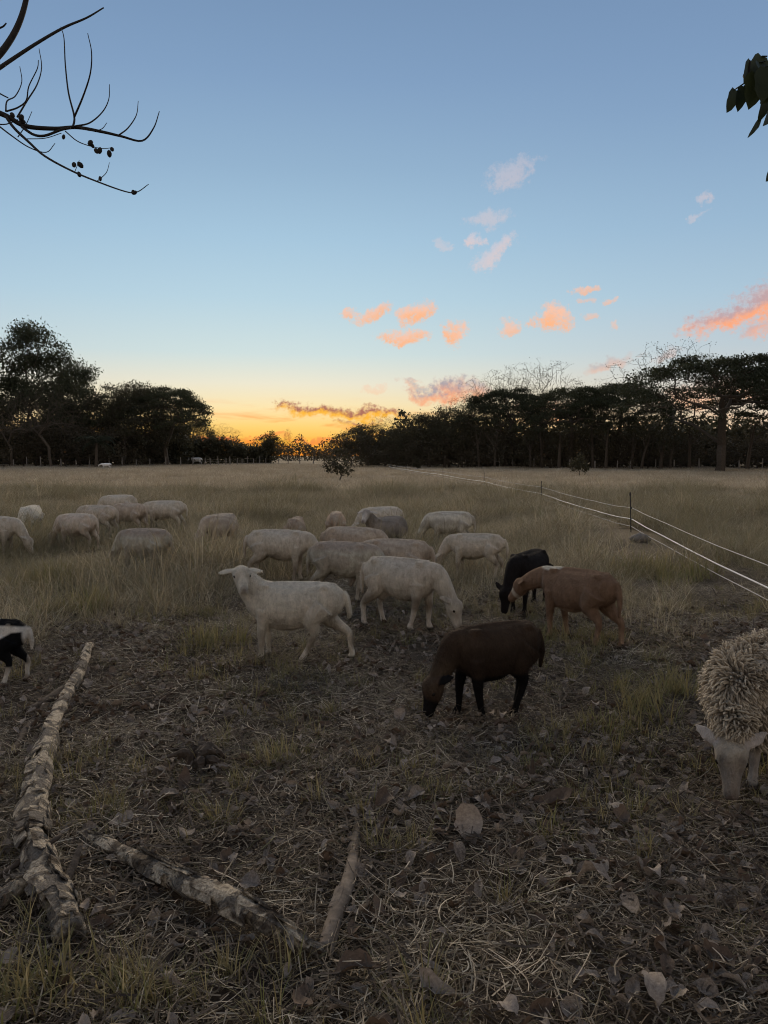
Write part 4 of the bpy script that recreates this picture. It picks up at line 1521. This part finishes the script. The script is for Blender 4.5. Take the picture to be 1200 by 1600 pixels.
def build_woolly():
    px, depth = 1200, 3.92
    o, me, V, P_, info = sheep(px, depth, 222, 0.96, sch_woolly,
                               'shaggy unshorn sheep grazing at the right picture edge', 'graze', 0.010, 0, fat=1.1, tail=.8, neck_side=0.12, length=1.0, eyes=True)
    # thick fleece of separate locks over trunk and neck, none on face and shanks
    n = len(V)
    N = np.empty(n * 3)
    me.vertices.foreach_get('normal', N)
    N = N.reshape(-1, 3)
    ok = (P_['head'] < .26) & (P_['ear'] < .05) & (P_['leg'] < .4) & (V[:, 2] > .24) & (((V - info['hb']) @ info['hd']) < -.045)
    idx = np.where(ok)[0]
    RNG.shuffle(idx)
    pts, taken = [], {}
    for i in idx:
        key = tuple((V[i] / 0.0128).astype(int))
        if key in taken:
            continue
        taken[key] = 1
        pts.append(i)
    mb = MB()
    for i in pts:
        p, nn = V[i], N[i]
        neck = P_['neck'][i]
        down = np.array([-.15, 0, -0.75])
        fold = np.array([math.sin(38 * p[2] + 9 * p[0]), math.sin(33 * p[0] + 21 * p[1] + 1), math.sin(41 * p[2] + 17 * p[1])]) * .45
        d = unit(nn * .9 + fold + down * (0.75 + .4 * RNG.uniform()) + RNG.normal(0, .12, 3))
        ln = RNG.uniform(.034, .078) * (1 - .25 * neck)
        r = RNG.uniform(.0036, .0078)
        sidev = unit(np.cross(d, nn + RNG.normal(0, .3, 3)))
        q = [p - nn * .012, p + d * ln * .35 + nn * .012, p + d * ln * .7 + nn * .010 + sidev * RNG.normal(0, .006), p + d * ln + nn * .002 + sidev * RNG.normal(0, .010)]
        c = np.array((.50, .415, .30)) * RNG.uniform(.5, 1.25)
        root = np.array((.24, .185, .125)) if RNG.uniform() < .5 else c * .7
        c0 = np.vstack([np.tile(root, (10, 1)), np.tile(c, (10, 1))])
        mb.tube(q, [r * 1.0, r * 1.1, r * .75, r * .12], 5, wob=.2, col=np.hstack([c0, np.ones((20, 1))]))
    f = mb.build('fleece', M['wool'], o, True)
    f['kind'] = 'stuff'


def m_wool():
    m, t = mat_new('wool')
    at = t.n('ShaderNodeAttribute', attribute_name='col', attribute_type='GEOMETRY')
    p = t.n('ShaderNodeTexCoord').outputs['Object']
    n = t.noise(p, 120, 4, .7)
    k = t.m('MULTIPLY_ADD', t.m('SUBTRACT', n, .5), .9, 1.0)
    hs = t.n('ShaderNodeVectorMath', {0: at.outputs['Color'], 3: k}, operation='SCALE')
    finish(t, hs.outputs[0], .95, n, .7, .01, sheen=.15, spec=.1)
    return m


M['wool'] = m_wool()
build_woolly()


def far_animal(px, depth, heading, label, scale):
    me, segs, info = sheep_body('low', voxel=.03, length=1.25)
    n = len(me.vertices)
    ca = me.color_attributes.new('col', 'FLOAT_COLOR', 'POINT')
    ca.data.foreach_set('color', np.tile(np.array([.72, .69, .64, 1], np.float32), n))
    me.materials.clear()
    me.materials.append(M['coat'])
    o = thing('cow', ground_at(px, depth), label, 'cow', 'far cattle at the wood edge', R(heading))
    o.scale = (scale,) * 3
    link('body', me, None, o)


far_animal(168, 97, 180, 'small white calf standing before the left wood', 1.05)
far_animal(308, 138, 170, 'white cow far off right of the left umbrella tree', 1.9)

# ------------------------------------------------------------------ fallen branches
def rough_limb(path, radii, sides=14, sub=8, amp=0.12, seed=1):
    """gnarled limb: noisy radius, crooked axis"""
    r_ = np.random.default_rng(seed)
    p = hermite(path, sub)
    n = len(p)
    rad = interp(radii, n)
    p = p + r_.normal(0, 1, (n, 3)) * (rad[:, None] * 0.05)
    mb = MB()
    tang = np.gradient(p, axis=0)
    tang /= np.linalg.norm(tang, axis=1)[:, None]
    a = np.cross(tang[0], [0, 0, 1.0])
    a /= np.linalg.norm(a)
    ang = np.linspace(0, 2 * math.pi, sides, endpoint=False)
    V = []
    ph = r_.uniform(0, 6.28, 6)
    for i in range(n):
        a = a - tang[i] * np.dot(a, tang[i])
        a /= np.linalg.norm(a)
        b = np.cross(tang[i], a)
        k = 1 + amp * (np.sin(3 * ang + ph[0] + i * .35) * .5 + np.sin(5 * ang + ph[1] - i * .5) * .3 + .5 * math.sin(i * .8 + ph[2])) + r_.normal(0, amp * .35, sides)
        V.append(p[i] + (np.cos(ang) * rad[i] * k)[:, None] * a + (np.sin(ang) * rad[i] * k)[:, None] * b)
    F = [(i * sides + j, i * sides + (j + 1) % sides, (i + 1) * sides + (j + 1) % sides, (i + 1) * sides + j) for i in range(n - 1) for j in range(sides)]
    # ragged broken ends: a sunken centre
    V = np.concatenate(V)
    for e, s in ((0, -1), (n - 1, 1)):
        V[e * sides:(e + 1) * sides] += tang[e] * (r_.uniform(-.5, .5, sides) * rad[e])[:, None]
    c0, c1 = len(V), len(V) + 1
    V = np.vstack([V, p[0] + tang[0] * rad[0] * .5, p[-1] - tang[-1] * rad[-1] * .5])
    F += [(c0, (j + 1) % sides, j) for j in range(sides)]
    F += [(c1, (n - 1) * sides + j, (n - 1) * sides + (j + 1) % sides) for j in range(sides)]
    mb.add(V, F)
    return mb, p, rad, tang


def bark_flakes(root, p, rad, tang, n, seed, mat, size=1.0):
    """curled plates of loose bark standing off the wood"""
    r_ = np.random.default_rng(seed)
    for k in range(n):
        i = int(r_.integers(1, len(p) - 2))
        t = tang[i]
        up = np.array([0, 0, 1.0])
        s = np.cross(t, up)
        s /= np.linalg.norm(s)
        u = np.cross(s, t)
        a0 = r_.uniform(-1.5, 1.5)
        da = r_.uniform(.25, .6) * size
        L = r_.uniform(.03, .09) * size
        V, F = [], []
        m, q = 4, 5
        lift = r_.uniform(.05, .5)
        for iu in range(m):
            for iv in range(q):
                aa = a0 + da * (iu / (m - 1) - .5) * 2 + r_.normal(0, .05)
                ll = L * (iv / (q - 1) - .5) * 2 + r_.normal(0, .005)
                curl = lift * ((iu / (m - 1)) ** 2) + .06
                rr = rad[i] * (1.03 + curl)
                V.append(p[i] + t * ll + (s * math.sin(aa) + u * math.cos(aa)) * rr)
        for iu in range(m - 1):
            for iv in range(q - 1):
                b = iu * q + iv
                F.append((b, b + 1, b + q + 1, b + q))
        # thickness
        V = np.array(V)
        nrm = (V - p[i]) - np.outer((V - p[i]) @ t, t)
        nrm /= np.linalg.norm(nrm, axis=1)[:, None]
        W = V - nrm * .006
        nb = len(V)
        F2 = F + [(f[3] + nb, f[2] + nb, f[1] + nb, f[0] + nb) for f in F]
        rim = [iv for iv in range(q)] + [iu * q + q - 1 for iu in range(1, m)] + [(m - 1) * q + iv for iv in range(q - 2, -1, -1)] + [iu * q for iu in range(m - 2, 0, -1)]
        F2 += [(rim[j], rim[j] + nb, rim[(j + 1) % len(rim)] + nb, rim[(j + 1) % len(rim)]) for j in range(len(rim))]
        mb = MB()
        mb.add(np.vstack([V, W]), F2)
        mb.build('bark_plate', mat, root)


def limb_from_px(name, label, cat, pix, mat, seed, flakes=0, group=None, amp=.12, fmat=None):
    """pix: (px, py, radius m, extra height)"""
    pts, rad = [], []
    for px, py, r, dz in pix:
        g = G(px, py)
        pts.append((g.x, g.y, float(height(g.x, g.y)) + r * .75 + dz))
        rad.append(r)
    o = thing(name, (pts[0][0], pts[0][1], 0), label, cat, group)
    off = Vector((-pts[0][0], -pts[0][1], 0))
    pts = [tuple(Vector(q) + off) for q in pts]
    mb, p, rd, tg = rough_limb(pts, rad, seed=seed, amp=amp)
    mb.build('wood', mat, o, True)
    if flakes:
        bark_flakes(o, p, rd, tg, flakes, seed, fmat or mat)
    return o


FB = 'fallen branches in the foreground'
lg = limb_from_px('fallen_branch', 'long pale fallen branch with flaking bark lying along the left side', 'branch',
                  [(140, 1024, .034, .05), (120, 1072, .035, .03), (90, 1130, .040, .02), (72, 1195, .050, .02), (60, 1260, .057, .02), (54, 1330, .058, .02), (68, 1392, .056, .01), (90, 1440, .052, .03), (116, 1492, .046, .02)],
                  M['log'], 3, 70, FB, .21)
limb_from_px('fallen_branch', 'broken pale fallen branch running right from the long log to the short stick', 'branch',
             [(132, 1322, .022, .0), (175, 1343, .030, .01), (235, 1382, .036, .04), (300, 1418, .038, .05), (365, 1455, .039, .06), (420, 1482, .034, .05), (468, 1497, .022, .03), (510, 1506, .014, .01)],
             M['log'], 9, 34, FB, .21)
limb_from_px('fallen_stick', 'short grey stick lying upright in the picture at bottom centre', 'stick',
             [(560, 1272, .014, .0), (554, 1330, .020, .0), (545, 1392, .028, .01), (524, 1450, .029, .01), (508, 1498, .026, .0)], M['stick'], 12, 6, FB, .1)
limb_from_px('fallen_stick', 'dark branch lying left of the top end of the pale log', 'stick',
             [(116, 1068, .030, .0), (80, 1098, .030, .0), (42, 1122, .026, .0)], M['darkwood'], 14, 0, FB)
limb_from_px('fallen_stick', 'broken grey branch poking in from the left edge by the pale log', 'stick',
             [(72, 1392, .030, .0), (34, 1408, .030, .02), (0, 1432, .028, .02), (-50, 1465, .03, .02)], M['log'], 15, 6, FB)
limb_from_px('fallen_stick', 'thin straight twig lying across right of the short grey stick', 'stick',
             [(600, 1312, .008, .0), (650, 1310, .010, .005), (715, 1306, .010, .005), (790, 1288, .007, .0)], M['darkwood'], 16, 0, FB)
limb_from_px('fallen_stick', 'dark rotten stick in the shade below the broken pale branch', 'stick',
             [(318, 1465, .018, -.01), (275, 1500, .022, -.01), (235, 1545, .022, -.01), (205, 1580, .018, -.01)], M['darkwood'], 17, 0, FB)
limb_from_px('fallen_stick', 'dark twig lying below the bunch of dry grass left of the lamb', 'stick',
             [(88, 985, .018, .02), (118, 966, .022, .03), (138, 955, .015, .06)], M['darkwood'], 18, 0, FB)
limb_from_px('fallen_stick', 'thin dark twig lying right of the dark brown sheep forefeet', 'stick',
             [(800, 1158, .010, .0), (860, 1172, .012, .0), (930, 1190, .008, .0)], M['darkwood'], 19, 0, FB)
limb_from_px('fallen_stick', 'dark crooked twig beside the rotten root clump', 'stick',
             [(365, 1245, .012, .0), (400, 1225, .014, .01), (440, 1200, .010, .0)], M['darkwood'], 20, 0, FB)
limb_from_px('fallen_stick', 'thin dark twig crossing the grass at the lower left corner', 'stick',
             [(-20, 1400, .010, .02), (40, 1372, .011, .05), (95, 1345, .009, .08)], M['darkwood'], 41, 0, FB)
limb_from_px('fallen_stick', 'short dark broken stick standing out right of the pale log end', 'stick',
             [(88, 1432, .016, .03), (112, 1395, .015, .06), (128, 1368, .010, .10)], M['darkwood'], 42, 0, FB)
limb_from_px('fallen_stick', 'grey bark strip lying left of the middle of the pale log', 'stick',
             [(15, 1190, .022, .0), (40, 1150, .026, .0), (72, 1105, .018, .0)], M['darkwood'], 43, 4, FB)
limb_from_px('fallen_stick', 'short brown stick lying above the broken pale branch', 'stick',
             [(180, 1318, .014, .0), (215, 1308, .016, .0), (252, 1300, .010, .0)], M['darkwood'], 44, 0, FB)
# upright dead stub and its twig
g = G(828, 1232)
o = thing('dead_stub', g, 'dark dead stub sticking up out of the litter below the brown sheep', 'stub', FB)
mb, p, rd, tg = rough_limb([(0, 0, -.03), (.004, 0, .05), (.012, .01, .10), (.010, 0, .15)], [.020, .016, .013, .007], seed=31, sides=10)
mb.build('wood', M['darkwood'], o, True)


def rotten_root():
    g = G(310, 1196)
    o = thing('rotten_root', g, 'dark rotten root clump standing in the litter left of centre', 'stump')
    r_ = np.random.default_rng(5)
    for k in range(9):
        a = r_.uniform(0, 6.28)
        b = np.array([math.cos(a), math.sin(a), 0])
        s = b * r_.uniform(0, .05)
        mb, p, rd, tg = rough_limb([s + [0, 0, -.02], s + b * .05 + [0, 0, r_.uniform(.03, .09)], s + b * r_.uniform(.08, .18) + [0, 0, r_.uniform(.0, .10)]],
                                   [r_.uniform(.03, .05), r_.uniform(.022, .035), .008], seed=50 + k, sides=9, amp=.3)
        mb.build('root', M['darkwood'], o)


rotten_root()


def lump(name, px, py, size, label, mat, seed):
    r_ = np.random.default_rng(seed)
    g = G(px, py)
    mb = MB()
    n, m = 10, 7
    V, F = [], []
    ph = r_.uniform(0, 6.28, 5)
    for i in range(m):
        th = math.pi * i / (m - 1)
        for j in range(n):
            a = 2 * math.pi * j / n
            k = 1 + .18 * math.sin(2 * a + ph[0]) + .12 * math.sin(3 * a + ph[1] + th * 2) + r_.normal(0, .05)
            V.append((size[0] * k * math.sin(th) * math.cos(a), size[1] * k * math.sin(th) * math.sin(a), size[2] * (math.cos(th) * k + .55)))
    for i in range(m - 1):
        for j in range(n):
            F.append((i * n + j, (i + 1) * n + j, (i + 1) * n + (j + 1) % n, i * n + (j + 1) % n))
    mb.add(np.array(V), F)
    o = mb.build(name, mat, smooth=True)
    o.location = (g.x, g.y, float(height(g.x, g.y)))
    tag(o, label, 'stone')
    return o


lump('field_stone', 1137, 1424, (.06, .035, .022), 'rounded grey brown stone lying in the litter at lower right', M['stone'], 3)
lump('field_stone', 1000, 848, (.22, .18, .10), 'pale stone on the bare strip under the nearest fence stake', M['stone'], 4)


# ------------------------------------------------------------------ fallen leaves
def leaf_mesh(seed, mat):
    """curled dead leaf with a folded midrib, pointed tip, wavy edge; unit length"""
    r_ = np.random.default_rng(seed)
    nu, nv = 8, 5
    curl = r_.uniform(.5, 2.4) * r_.choice([-1, 1])
    fold = r_.uniform(.2, 1.1)
    w0 = r_.uniform(.18, .34)
    V, F = [], []
    x = z = 0
    th = -curl / 2
    for i in range(nu):
        t = i / (nu - 1)
        w = w0 * (math.sin(math.pi * min(1, t * 1.02 + .02)) ** .8) * (1.15 - .5 * t)
        for j in range(nv):
            s = (j / (nv - 1) - .5) * 2
            V.append((x - .5, s * w * (1 + r_.normal(0, .05)), z + abs(s) ** 1.3 * w * fold + r_.normal(0, .045) * (abs(s) + .2)))
        x += math.cos(th) / (nu - 1)
        z += math.sin(th) / (nu - 1)
        th += curl / (nu - 1)
    for i in range(nu - 1):
        for j in range(nv - 1):
            b = i * nv + j
            F.append((b, b + 1, b + nv + 1, b + nv))
    V = np.array(V)
    V[:, 2] -= V[:, 2].min()
    mb = MB()
    mb.add(V, F)
    mb.tube([(-.72, .02, .02 + V[0, 2]), (-.6, .01, V[2, 2]), (-.5, 0, V[2, 2] + .004)], [.010, .010, .012], 4)
    me = mb.mesh('fallen_leaf', True)
    me.materials.append(mat)
    return me


def build_leaves():
    lm = [leaf_mesh(i, M['leaf_dry'] if i % 3 else M['leaf_brown']) for i in range(14)]
    hero = [(287, 1238, .17, 'large pale brown leaf propped up just below the rotten root clump'), (735, 1318, .20, 'largest dark curled leaf right of the thin straight twig'),
            (715, 1355, .13, 'pale crumpled leaf below the largest dark curled leaf'), (600, 1268, .16, 'broad dark leaf left of the top of the short grey stick'),
            (522, 1272, .12, 'grey leaf just left of the top of the short grey stick'), (518, 1345, .10, 'grey leaf standing on edge beside the short grey stick'),
            (860, 1272, .22, 'large pale grey broken leaf right of the dead stub'), (835, 1238, .14, 'brown leaf leaning on the dead stub'),
            (960, 1280, .11, 'pale oval leaf right of the large pale grey broken leaf'), (975, 1305, .13, 'brown leaf below the pale oval leaf on the right'),
            (935, 1415, .17, 'large grey brown leaf lying flat at lower right of centre'), (990, 1450, .17, 'long pointed leaf right of the large flat grey brown leaf'),
            (870, 1495, .07, 'small pale round leaf at lower right of centre'), (1040, 1455, .12, 'brown curled leaf at lower right'),
            (595, 1445, .11, 'curled brown leaf right of the foot of the short grey stick'), (385, 1500, .10, 'pale torn leaf hanging under the broken pale branch'),
            (450, 1505, .12, 'brown leaf lying under the tip of the broken pale branch'), (560, 1540, .16, 'large curled leaf pair at bottom centre'),
            (690, 1580, .16, 'large tan leaf at the bottom edge right of centre'), (1015, 1582, .16, 'large brown leaf at the bottom edge on the right'),
            (470, 1590, .15, 'dark curled leaf at the bottom edge near the middle'), (360, 1255, .12, 'grey crumpled leaf beside the dark crooked twig'),
            (265, 1258, .12, 'pale crumpled leaf left of the large propped up leaf'), (1130, 1530, .13, 'brown leaf near the lower right corner'),
            (222, 992, .13, 'pale leaf catching light left of the standing white sheep'), (350, 1050, .14, 'flat pale leaf below the feet of the standing white sheep'),
            (265, 1085, .13, 'pale leaf right of the top end of the pale log'), (270, 1085, .13, None), (90, 1050, .13, 'pale leaf between the lamb and the pale log'),
            (180, 1110, .12, 'pale leaf right of the middle of the pale log'), (130, 1160, .09, 'small pale leaf beside the pale log'), (785, 1138, .12, 'pale leaf behind the dark brown sheep hind feet'),
            (500, 1240, .10, 'small grey leaf left of the broad dark leaf'), (130, 1450, .11, 'grey leaf in the grass beside the end of the pale log'), (165, 1470, .12, 'dark leaf in the shade right of the log end')]
    for k, (px, py, s, lab) in enumerate(hero):
        if not lab:
            continue
        g = G(px, py)
        o = link('fallen_leaf', lm[k % 14])
        o.location = (g.x, g.y, float(height(g.x, g.y)) + .045)
        o.scale = (s * .95, s * 1.0, s * .9)
        o.rotation_euler = (RNG.normal(0, .3), RNG.normal(0, .25), RNG.uniform(0, 6.28))
        tag(o, lab, 'leaf', 'single fallen leaves in the foreground')
    n = 240
    x, y = wedge(n, 1.9, 7.5, .1, 1.2, .5)
    anchors = [(G(px, py), nm) for px, py, nm in [
        (90, 1130, 'beside the upper half of the pale log'), (60, 1350, 'beside the lower half of the pale log'), (300, 1418, 'along the broken pale branch'), (535, 1400, 'around the short grey stick'),
        (310, 1196, 'around the rotten root clump'), (828, 1232, 'around the dead stub'), (700, 1306, 'along the thin straight twig'), (1140, 1240, 'below the shaggy sheep'),
        (1137, 1424, 'around the grey brown stone'), (768, 1120, 'around the feet of the dark brown sheep'), (440, 1035, 'around the feet of the standing white sheep'), (1000, 1110, 'by the olive grass bunch on the right'),
        (230, 1050, 'between the lamb and the standing white sheep'), (560, 1150, 'between the rotten root and the dark brown sheep'), (800, 1540, 'at the bottom right of centre'), (330, 1560, 'at the bottom left of centre'), (1000, 1520, 'near the bottom right corner'), (930, 1350, 'in the middle of the right foreground')]]
    for k in range(n):
        o = link('fallen_leaf', lm[int(RNG.integers(0, 14))])
        s = RNG.uniform(.05, .12)
        o.location = (x[k], y[k], float(height(x[k], y[k])) + .036)
        o.scale = (s, s * RNG.uniform(.9, 1.5), s)
        o.rotation_euler = (RNG.normal(0, .35), RNG.normal(0, .3), RNG.uniform(0, 6.28))
        brown = o.data.materials[0] == M['leaf_brown']
        X, Y = x[k], y[k]
        near = min(((math.hypot(X - q.x, Y - q.y), nm) for q, nm in anchors), key=lambda v: v[0])[1]
        size = 'tiny' if s < .072 else ('small' if s < .096 else 'medium sized')
        tag(o, size + (' dark brown' if brown else ' grey brown') + ' fallen leaf ' + near, 'leaf', 'small leaves strewn over the foreground')
    # countless leaf scraps
    sc = []
    for i in range(10):
        me = lm[i].copy()
        sc.append(bpy.data.objects.new('leaf_scrap', me))
    x, y = wedge(11000, 1.4, 8.5, .6, 1.3, .54)
    keep = RNG.uniform(size=len(x)) < np.clip(vnoise(x, y, 2.0, 71) * 1.3, .15, 1)
    x, y = x[keep], y[keep]
    o = scatter('leaf_scraps', sc, np.stack([x, y, height(x, y) + .026], 1), RNG.uniform(0, 6.28, len(x)), RNG.uniform(.025, .10, len(x)), RNG.normal(0, .35, (len(x), 2)))
    tag(o, 'countless small scraps of dead leaf in the litter', 'leaf litter', kind='stuff')


build_leaves()


# ------------------------------------------------------------------ overhanging trees beside the camera
def overhang_left():
    base = Vector((-5.6, 4.4, 0))
    o = thing('overhanging_tree', base, 'bare branches with small pods reaching in at the top left', 'tree')

    def loc(v):
        return tuple(Vector(v) - base)

    def strand(pix, r0, r1, name, parent, d0=5.0, d1=5.0, sides=7):
        n = len(pix)
        pts = [loc(P(px, py, d0 + (d1 - d0) * i / (n - 1))) for i, (px, py) in enumerate(pix)]
        pp = hermite(pts, 5)
        mb = MB()
        mb.tube(pp, np.linspace(r0, r1, len(pp)) * .74, sides)
        return mb.build(name, M['twig'], parent, True)
    mb = MB()
    tr = hermite([(0, 0, -.1), (.05, 0, 1.6), (.25, .1, 3.0), (.45, .15, 4.6), (.5, 0, 6.4)], 5)
    mb.tube(tr, interp([.2, .165, .14, .11, .05], len(tr)), 10)
    mb.build('trunk', M['bark'], o, True)
    mb = MB()
    a = Vector((.27, .1, 3.1))
    e = Vector(loc(P(-12, 172, 5.0)))
    mb.tube(hermite([a, a.lerp(e, .5) + Vector((0, 0, .12)), e], 6), np.linspace(.08, .026, 13), 8)
    limb = mb.build('limb', M['twig'], o, True)
    strand([(-12, 172), (12, 182), (40, 197), (85, 201), (120, 199), (160, 206), (190, 213), (222, 220), (240, 200), (249, 174)], .024, .0035, 'twig', limb, 5.0, 5.1)
    strand([(8, 180), (22, 200), (45, 222), (70, 244), (110, 266), (150, 283), (195, 299), (214, 300), (232, 288)], .013, .003, 'twig', limb, 5.0, 4.7)
    strand([(34, 198), (52, 210), (70, 212), (95, 203), (110, 200)], .012, .010, 'twig', limb, 5.0, 4.96)
    strand([(114, 199), (116, 182), (107, 145), (102, 100), (100, 60), (95, 42)], .010, .003, 'twig', limb, 5.02, 5.3)
    strand([(116, 183), (130, 150), (141, 115), (143, 82), (137, 52)], .009, .003, 'twig', limb, 5.02, 4.8)
    strand([(118, 197), (140, 192), (160, 175), (170, 155), (171, 132)], .008, .0028, 'twig', limb, 5.03, 5.2)
    strand([(186, 211), (200, 200), (213, 180), (216, 158)], .007, .0028, 'twig', limb, 5.06, 5.25)
    strand([(120, 197), (140, 204), (158, 202), (167, 192)], .005, .0025, 'twig', limb, 5.03, 4.9)
    strand([(102, 205), (120, 220), (140, 228), (160, 232), (174, 231)], .005, .0025, 'twig', limb, 5.0, 4.85)
    strand([(27, 183), (42, 158), (58, 132), (65, 105), (61, 76)], .008, .003, 'twig', limb, 5.0, 5.25)
    strand([(10, 174), (28, 168), (41, 157), (45, 135), (58, 108), (60, 94)], .008, .003, 'twig', limb, 5.0, 4.85)
    strand([(9, 174), (11, 158), (24, 150), (34, 128), (31, 104)], .007, .003, 'twig', limb, 5.0, 5.15)
    strand([(-6, 143), (5, 149), (13, 153)], .007, .005, 'twig', limb, 5.05, 5.05)
    strand([(-8, 194), (10, 194), (28, 187)], .006, .004, 'twig', limb, 5.05, 5.0)
    strand([(-8, 192), (18, 212), (45, 230), (72, 238), (86, 224)], .007, .0028, 'twig', limb, 5.0, 4.9)
    strand([(28, 214), (40, 196), (50, 174)], .005, .0025, 'twig', limb, 5.0, 5.1)
    strand([(40, 217), (70, 216), (96, 208)], .004, .003, 'twig', limb, 5.0, 4.95)
    strand([(152, 283), (166, 270), (171, 254)], .004, .002, 'twig', limb, 4.8, 4.9)
    strand([(117, 268), (121, 258), (124, 250)], .003, .002, 'twig', limb, 4.85, 4.85)
    e2 = Vector(loc(P(-15, 116, 5.4)))
    mb = MB()
    mb.tube(hermite([Vector((.35, .12, 3.6)), Vector((.35, .12, 3.6)).lerp(e2, .5) + Vector((0, 0, .08)), e2], 6), np.linspace(.05, .02, 13), 8)
    l2 = mb.build('limb', M['twig'], o, True)
    strand([(-15, 116), (20, 92), (60, 66), (100, 43), (135, 28), (162, 12)], .020, .006, 'twig', l2, 5.4, 5.6)
    e3 = Vector(loc(P(-15, 100, 4.4)))
    mb = MB()
    mb.tube(hermite([Vector((.30, .1, 3.3)), Vector((.3, .1, 3.3)).lerp(e3, .5), e3], 6), np.linspace(.07, .03, 13), 8)
    l3 = mb.build('limb', M['bark'], o, True)
    strand([(-15, 100), (5, 78), (22, 52), (34, 24), (42, -8), (46, -40)], .026, .018, 'twig', l3, 4.4, 4.5)
    strand([(-8, 46), (4, 42), (10, 36)], .008, .005, 'twig', l3, 4.4, 4.4)
    pm = MB()
    loft(pm, [((0, 0, z), (r, 0, 0), (0, r, 0)) for z, r in ((0, .003), (-.008, .012), (-.022, .016), (-.036, .012), (-.044, .003))], 8)
    pme = pm.mesh('pod', True)
    pme.materials.append(M['twig'])
    for px, py, s in ((144, 222, 1), (148, 234, .9), (157, 232, .95), (170, 236, 1), (174, 233, .8), (116, 256, .9), (121, 255, 1), (122, 270, .8), (208, 299, .8), (214, 301, .8), (17, 178, .9), (35, 182, 1.1), (100, 212, .7), (156, 277, .7), (142, 226, .7), (30, 190, .9)):
        q = link('pod', pme, None, limb)
        q.location = loc(P(px, py - 2, 4.9))
        q.scale = (s, s, s)
        q.rotation_euler = (RNG.normal(0, .5), RNG.normal(0, .5), 0)


overhang_left()


def overhang_right():
    base = Vector((4.6, 1.6, 0))
    o = thing('overhanging_tree', base, 'broad dark leaves of a near tree hanging in at the top right', 'tree')

    def loc(v):
        return Vector(v) - base
    mb = MB()
    tr = hermite([(0, 0, -.1), (-.05, 0, 1.6), (-.2, -.1, 3.2), (-.6, -.3, 5.0), (-1.2, -.8, 7.0)], 5)
    mb.tube(tr, interp([.26, .21, .17, .13, .07], len(tr)), 10)
    mb.build('trunk', M['bark'], o, True)
    tip = loc(P(1170, 95, 3.6))
    mb = MB()
    a = Vector((-.15, -.05, 2.9))
    far = loc(P(1225, 118, 3.5))
    mb.tube(hermite([a, a.lerp(far, .55) + Vector((0, .1, .25)), far, tip], 6), np.linspace(.06, .006, 19), 8)
    limb = mb.build('limb', M['twig'], o, True)
    s_ = [(1190, 88, 1178, 122, 30, 3.55), (1172, 96, 1165, 130, 24, 3.6), (1182, 115, 1172, 168, 34, 3.5), (1162, 135, 1154, 172, 20, 3.62), (1148, 140, 1138, 174, 20, 3.65),
          (1196, 105, 1192, 158, 32, 3.45), (1205, 140, 1190, 160, 22, 3.5), (1200, 152, 1186, 190, 15, 3.6), (1188, 186, 1171, 214, 9, 3.65), (1206, 168, 1195, 196, 18, 3.55), (1212, 120, 1205, 170, 34, 3.5), (1214, 262, 1199, 282, 20, 3.5), (1186, 98, 1200, 128, 30, 3.5)]
    for k, (x0, y0, x1, y1, w, d) in enumerate(s_):
        A, B = loc(P(x0, y0, d)), loc(P(x1, y1, d - .05))
        ax = (B - A)
        L = ax.length
        ax.normalize()
        view = Vector((0.1 + .3 * RNG.normal(), -1, .2 * RNG.normal())).normalized()
        sd = ax.cross(view).normalized()
        nn = sd.cross(ax)
        hw = w / FPX * d / 2
        lb = MB()
        V, F = [], []
        for i in range(7):
            t = i / 6
            ww = hw * (math.sin(math.pi * min(1, (t * .93 + .07) ** .75)) ** .7) if i < 6 else 0.001
            for s in (-1, 0, 1):
                V.append(A + ax * L * t + sd * s * ww * RNG.uniform(.85, 1.1) + nn * (abs(s) * ww * .25 - .25 * L * t * t * .3))
        for i in range(6):
            for j in range(2):
                b = i * 3 + j
                F.append((b, b + 1, b + 4, b + 3))
        lb.add(np.array([tuple(v) for v in V]), F)
        # stalk back to the limb
        lb.tube([tuple(A), tuple(A.lerp(far, .25) + Vector((0, 0, .02)))], [.0035, .0035], 4)
        lb.build('leaf', M['bigleaf'], o, True)
    # crown over and behind the camera, out of the picture: it shades the foreground
    tg = blob_targets(240, [(-3.5, -2.2, 6.4, 2.6), (-1.2, -3.0, 7.2, 2.8), (-6.0, -2.6, 6.6, 2.4), (-4.6, -4.5, 7.0, 3.0), (.5, -1.8, 6.6, 2.2), (-2.2, -.8, 6.6, 1.8), (-5.0, -.6, 6.6, 1.8)])
    nd, pr = grow(tg, (-.2, -.1, 3.2), (-.9, -.6, 5.2), .25)
    mb, tips, rad = skeleton_mesh(nd, pr, .14, .012)
    mb.build('limb', M['bark'], o)
    V, F = leaf_cloud(nd[tips], 60, .36, .12, .7)
    cb = MB()
    cb.add(V, F)
    cb.build('crown', M['bigleaf'], o)


overhang_right()
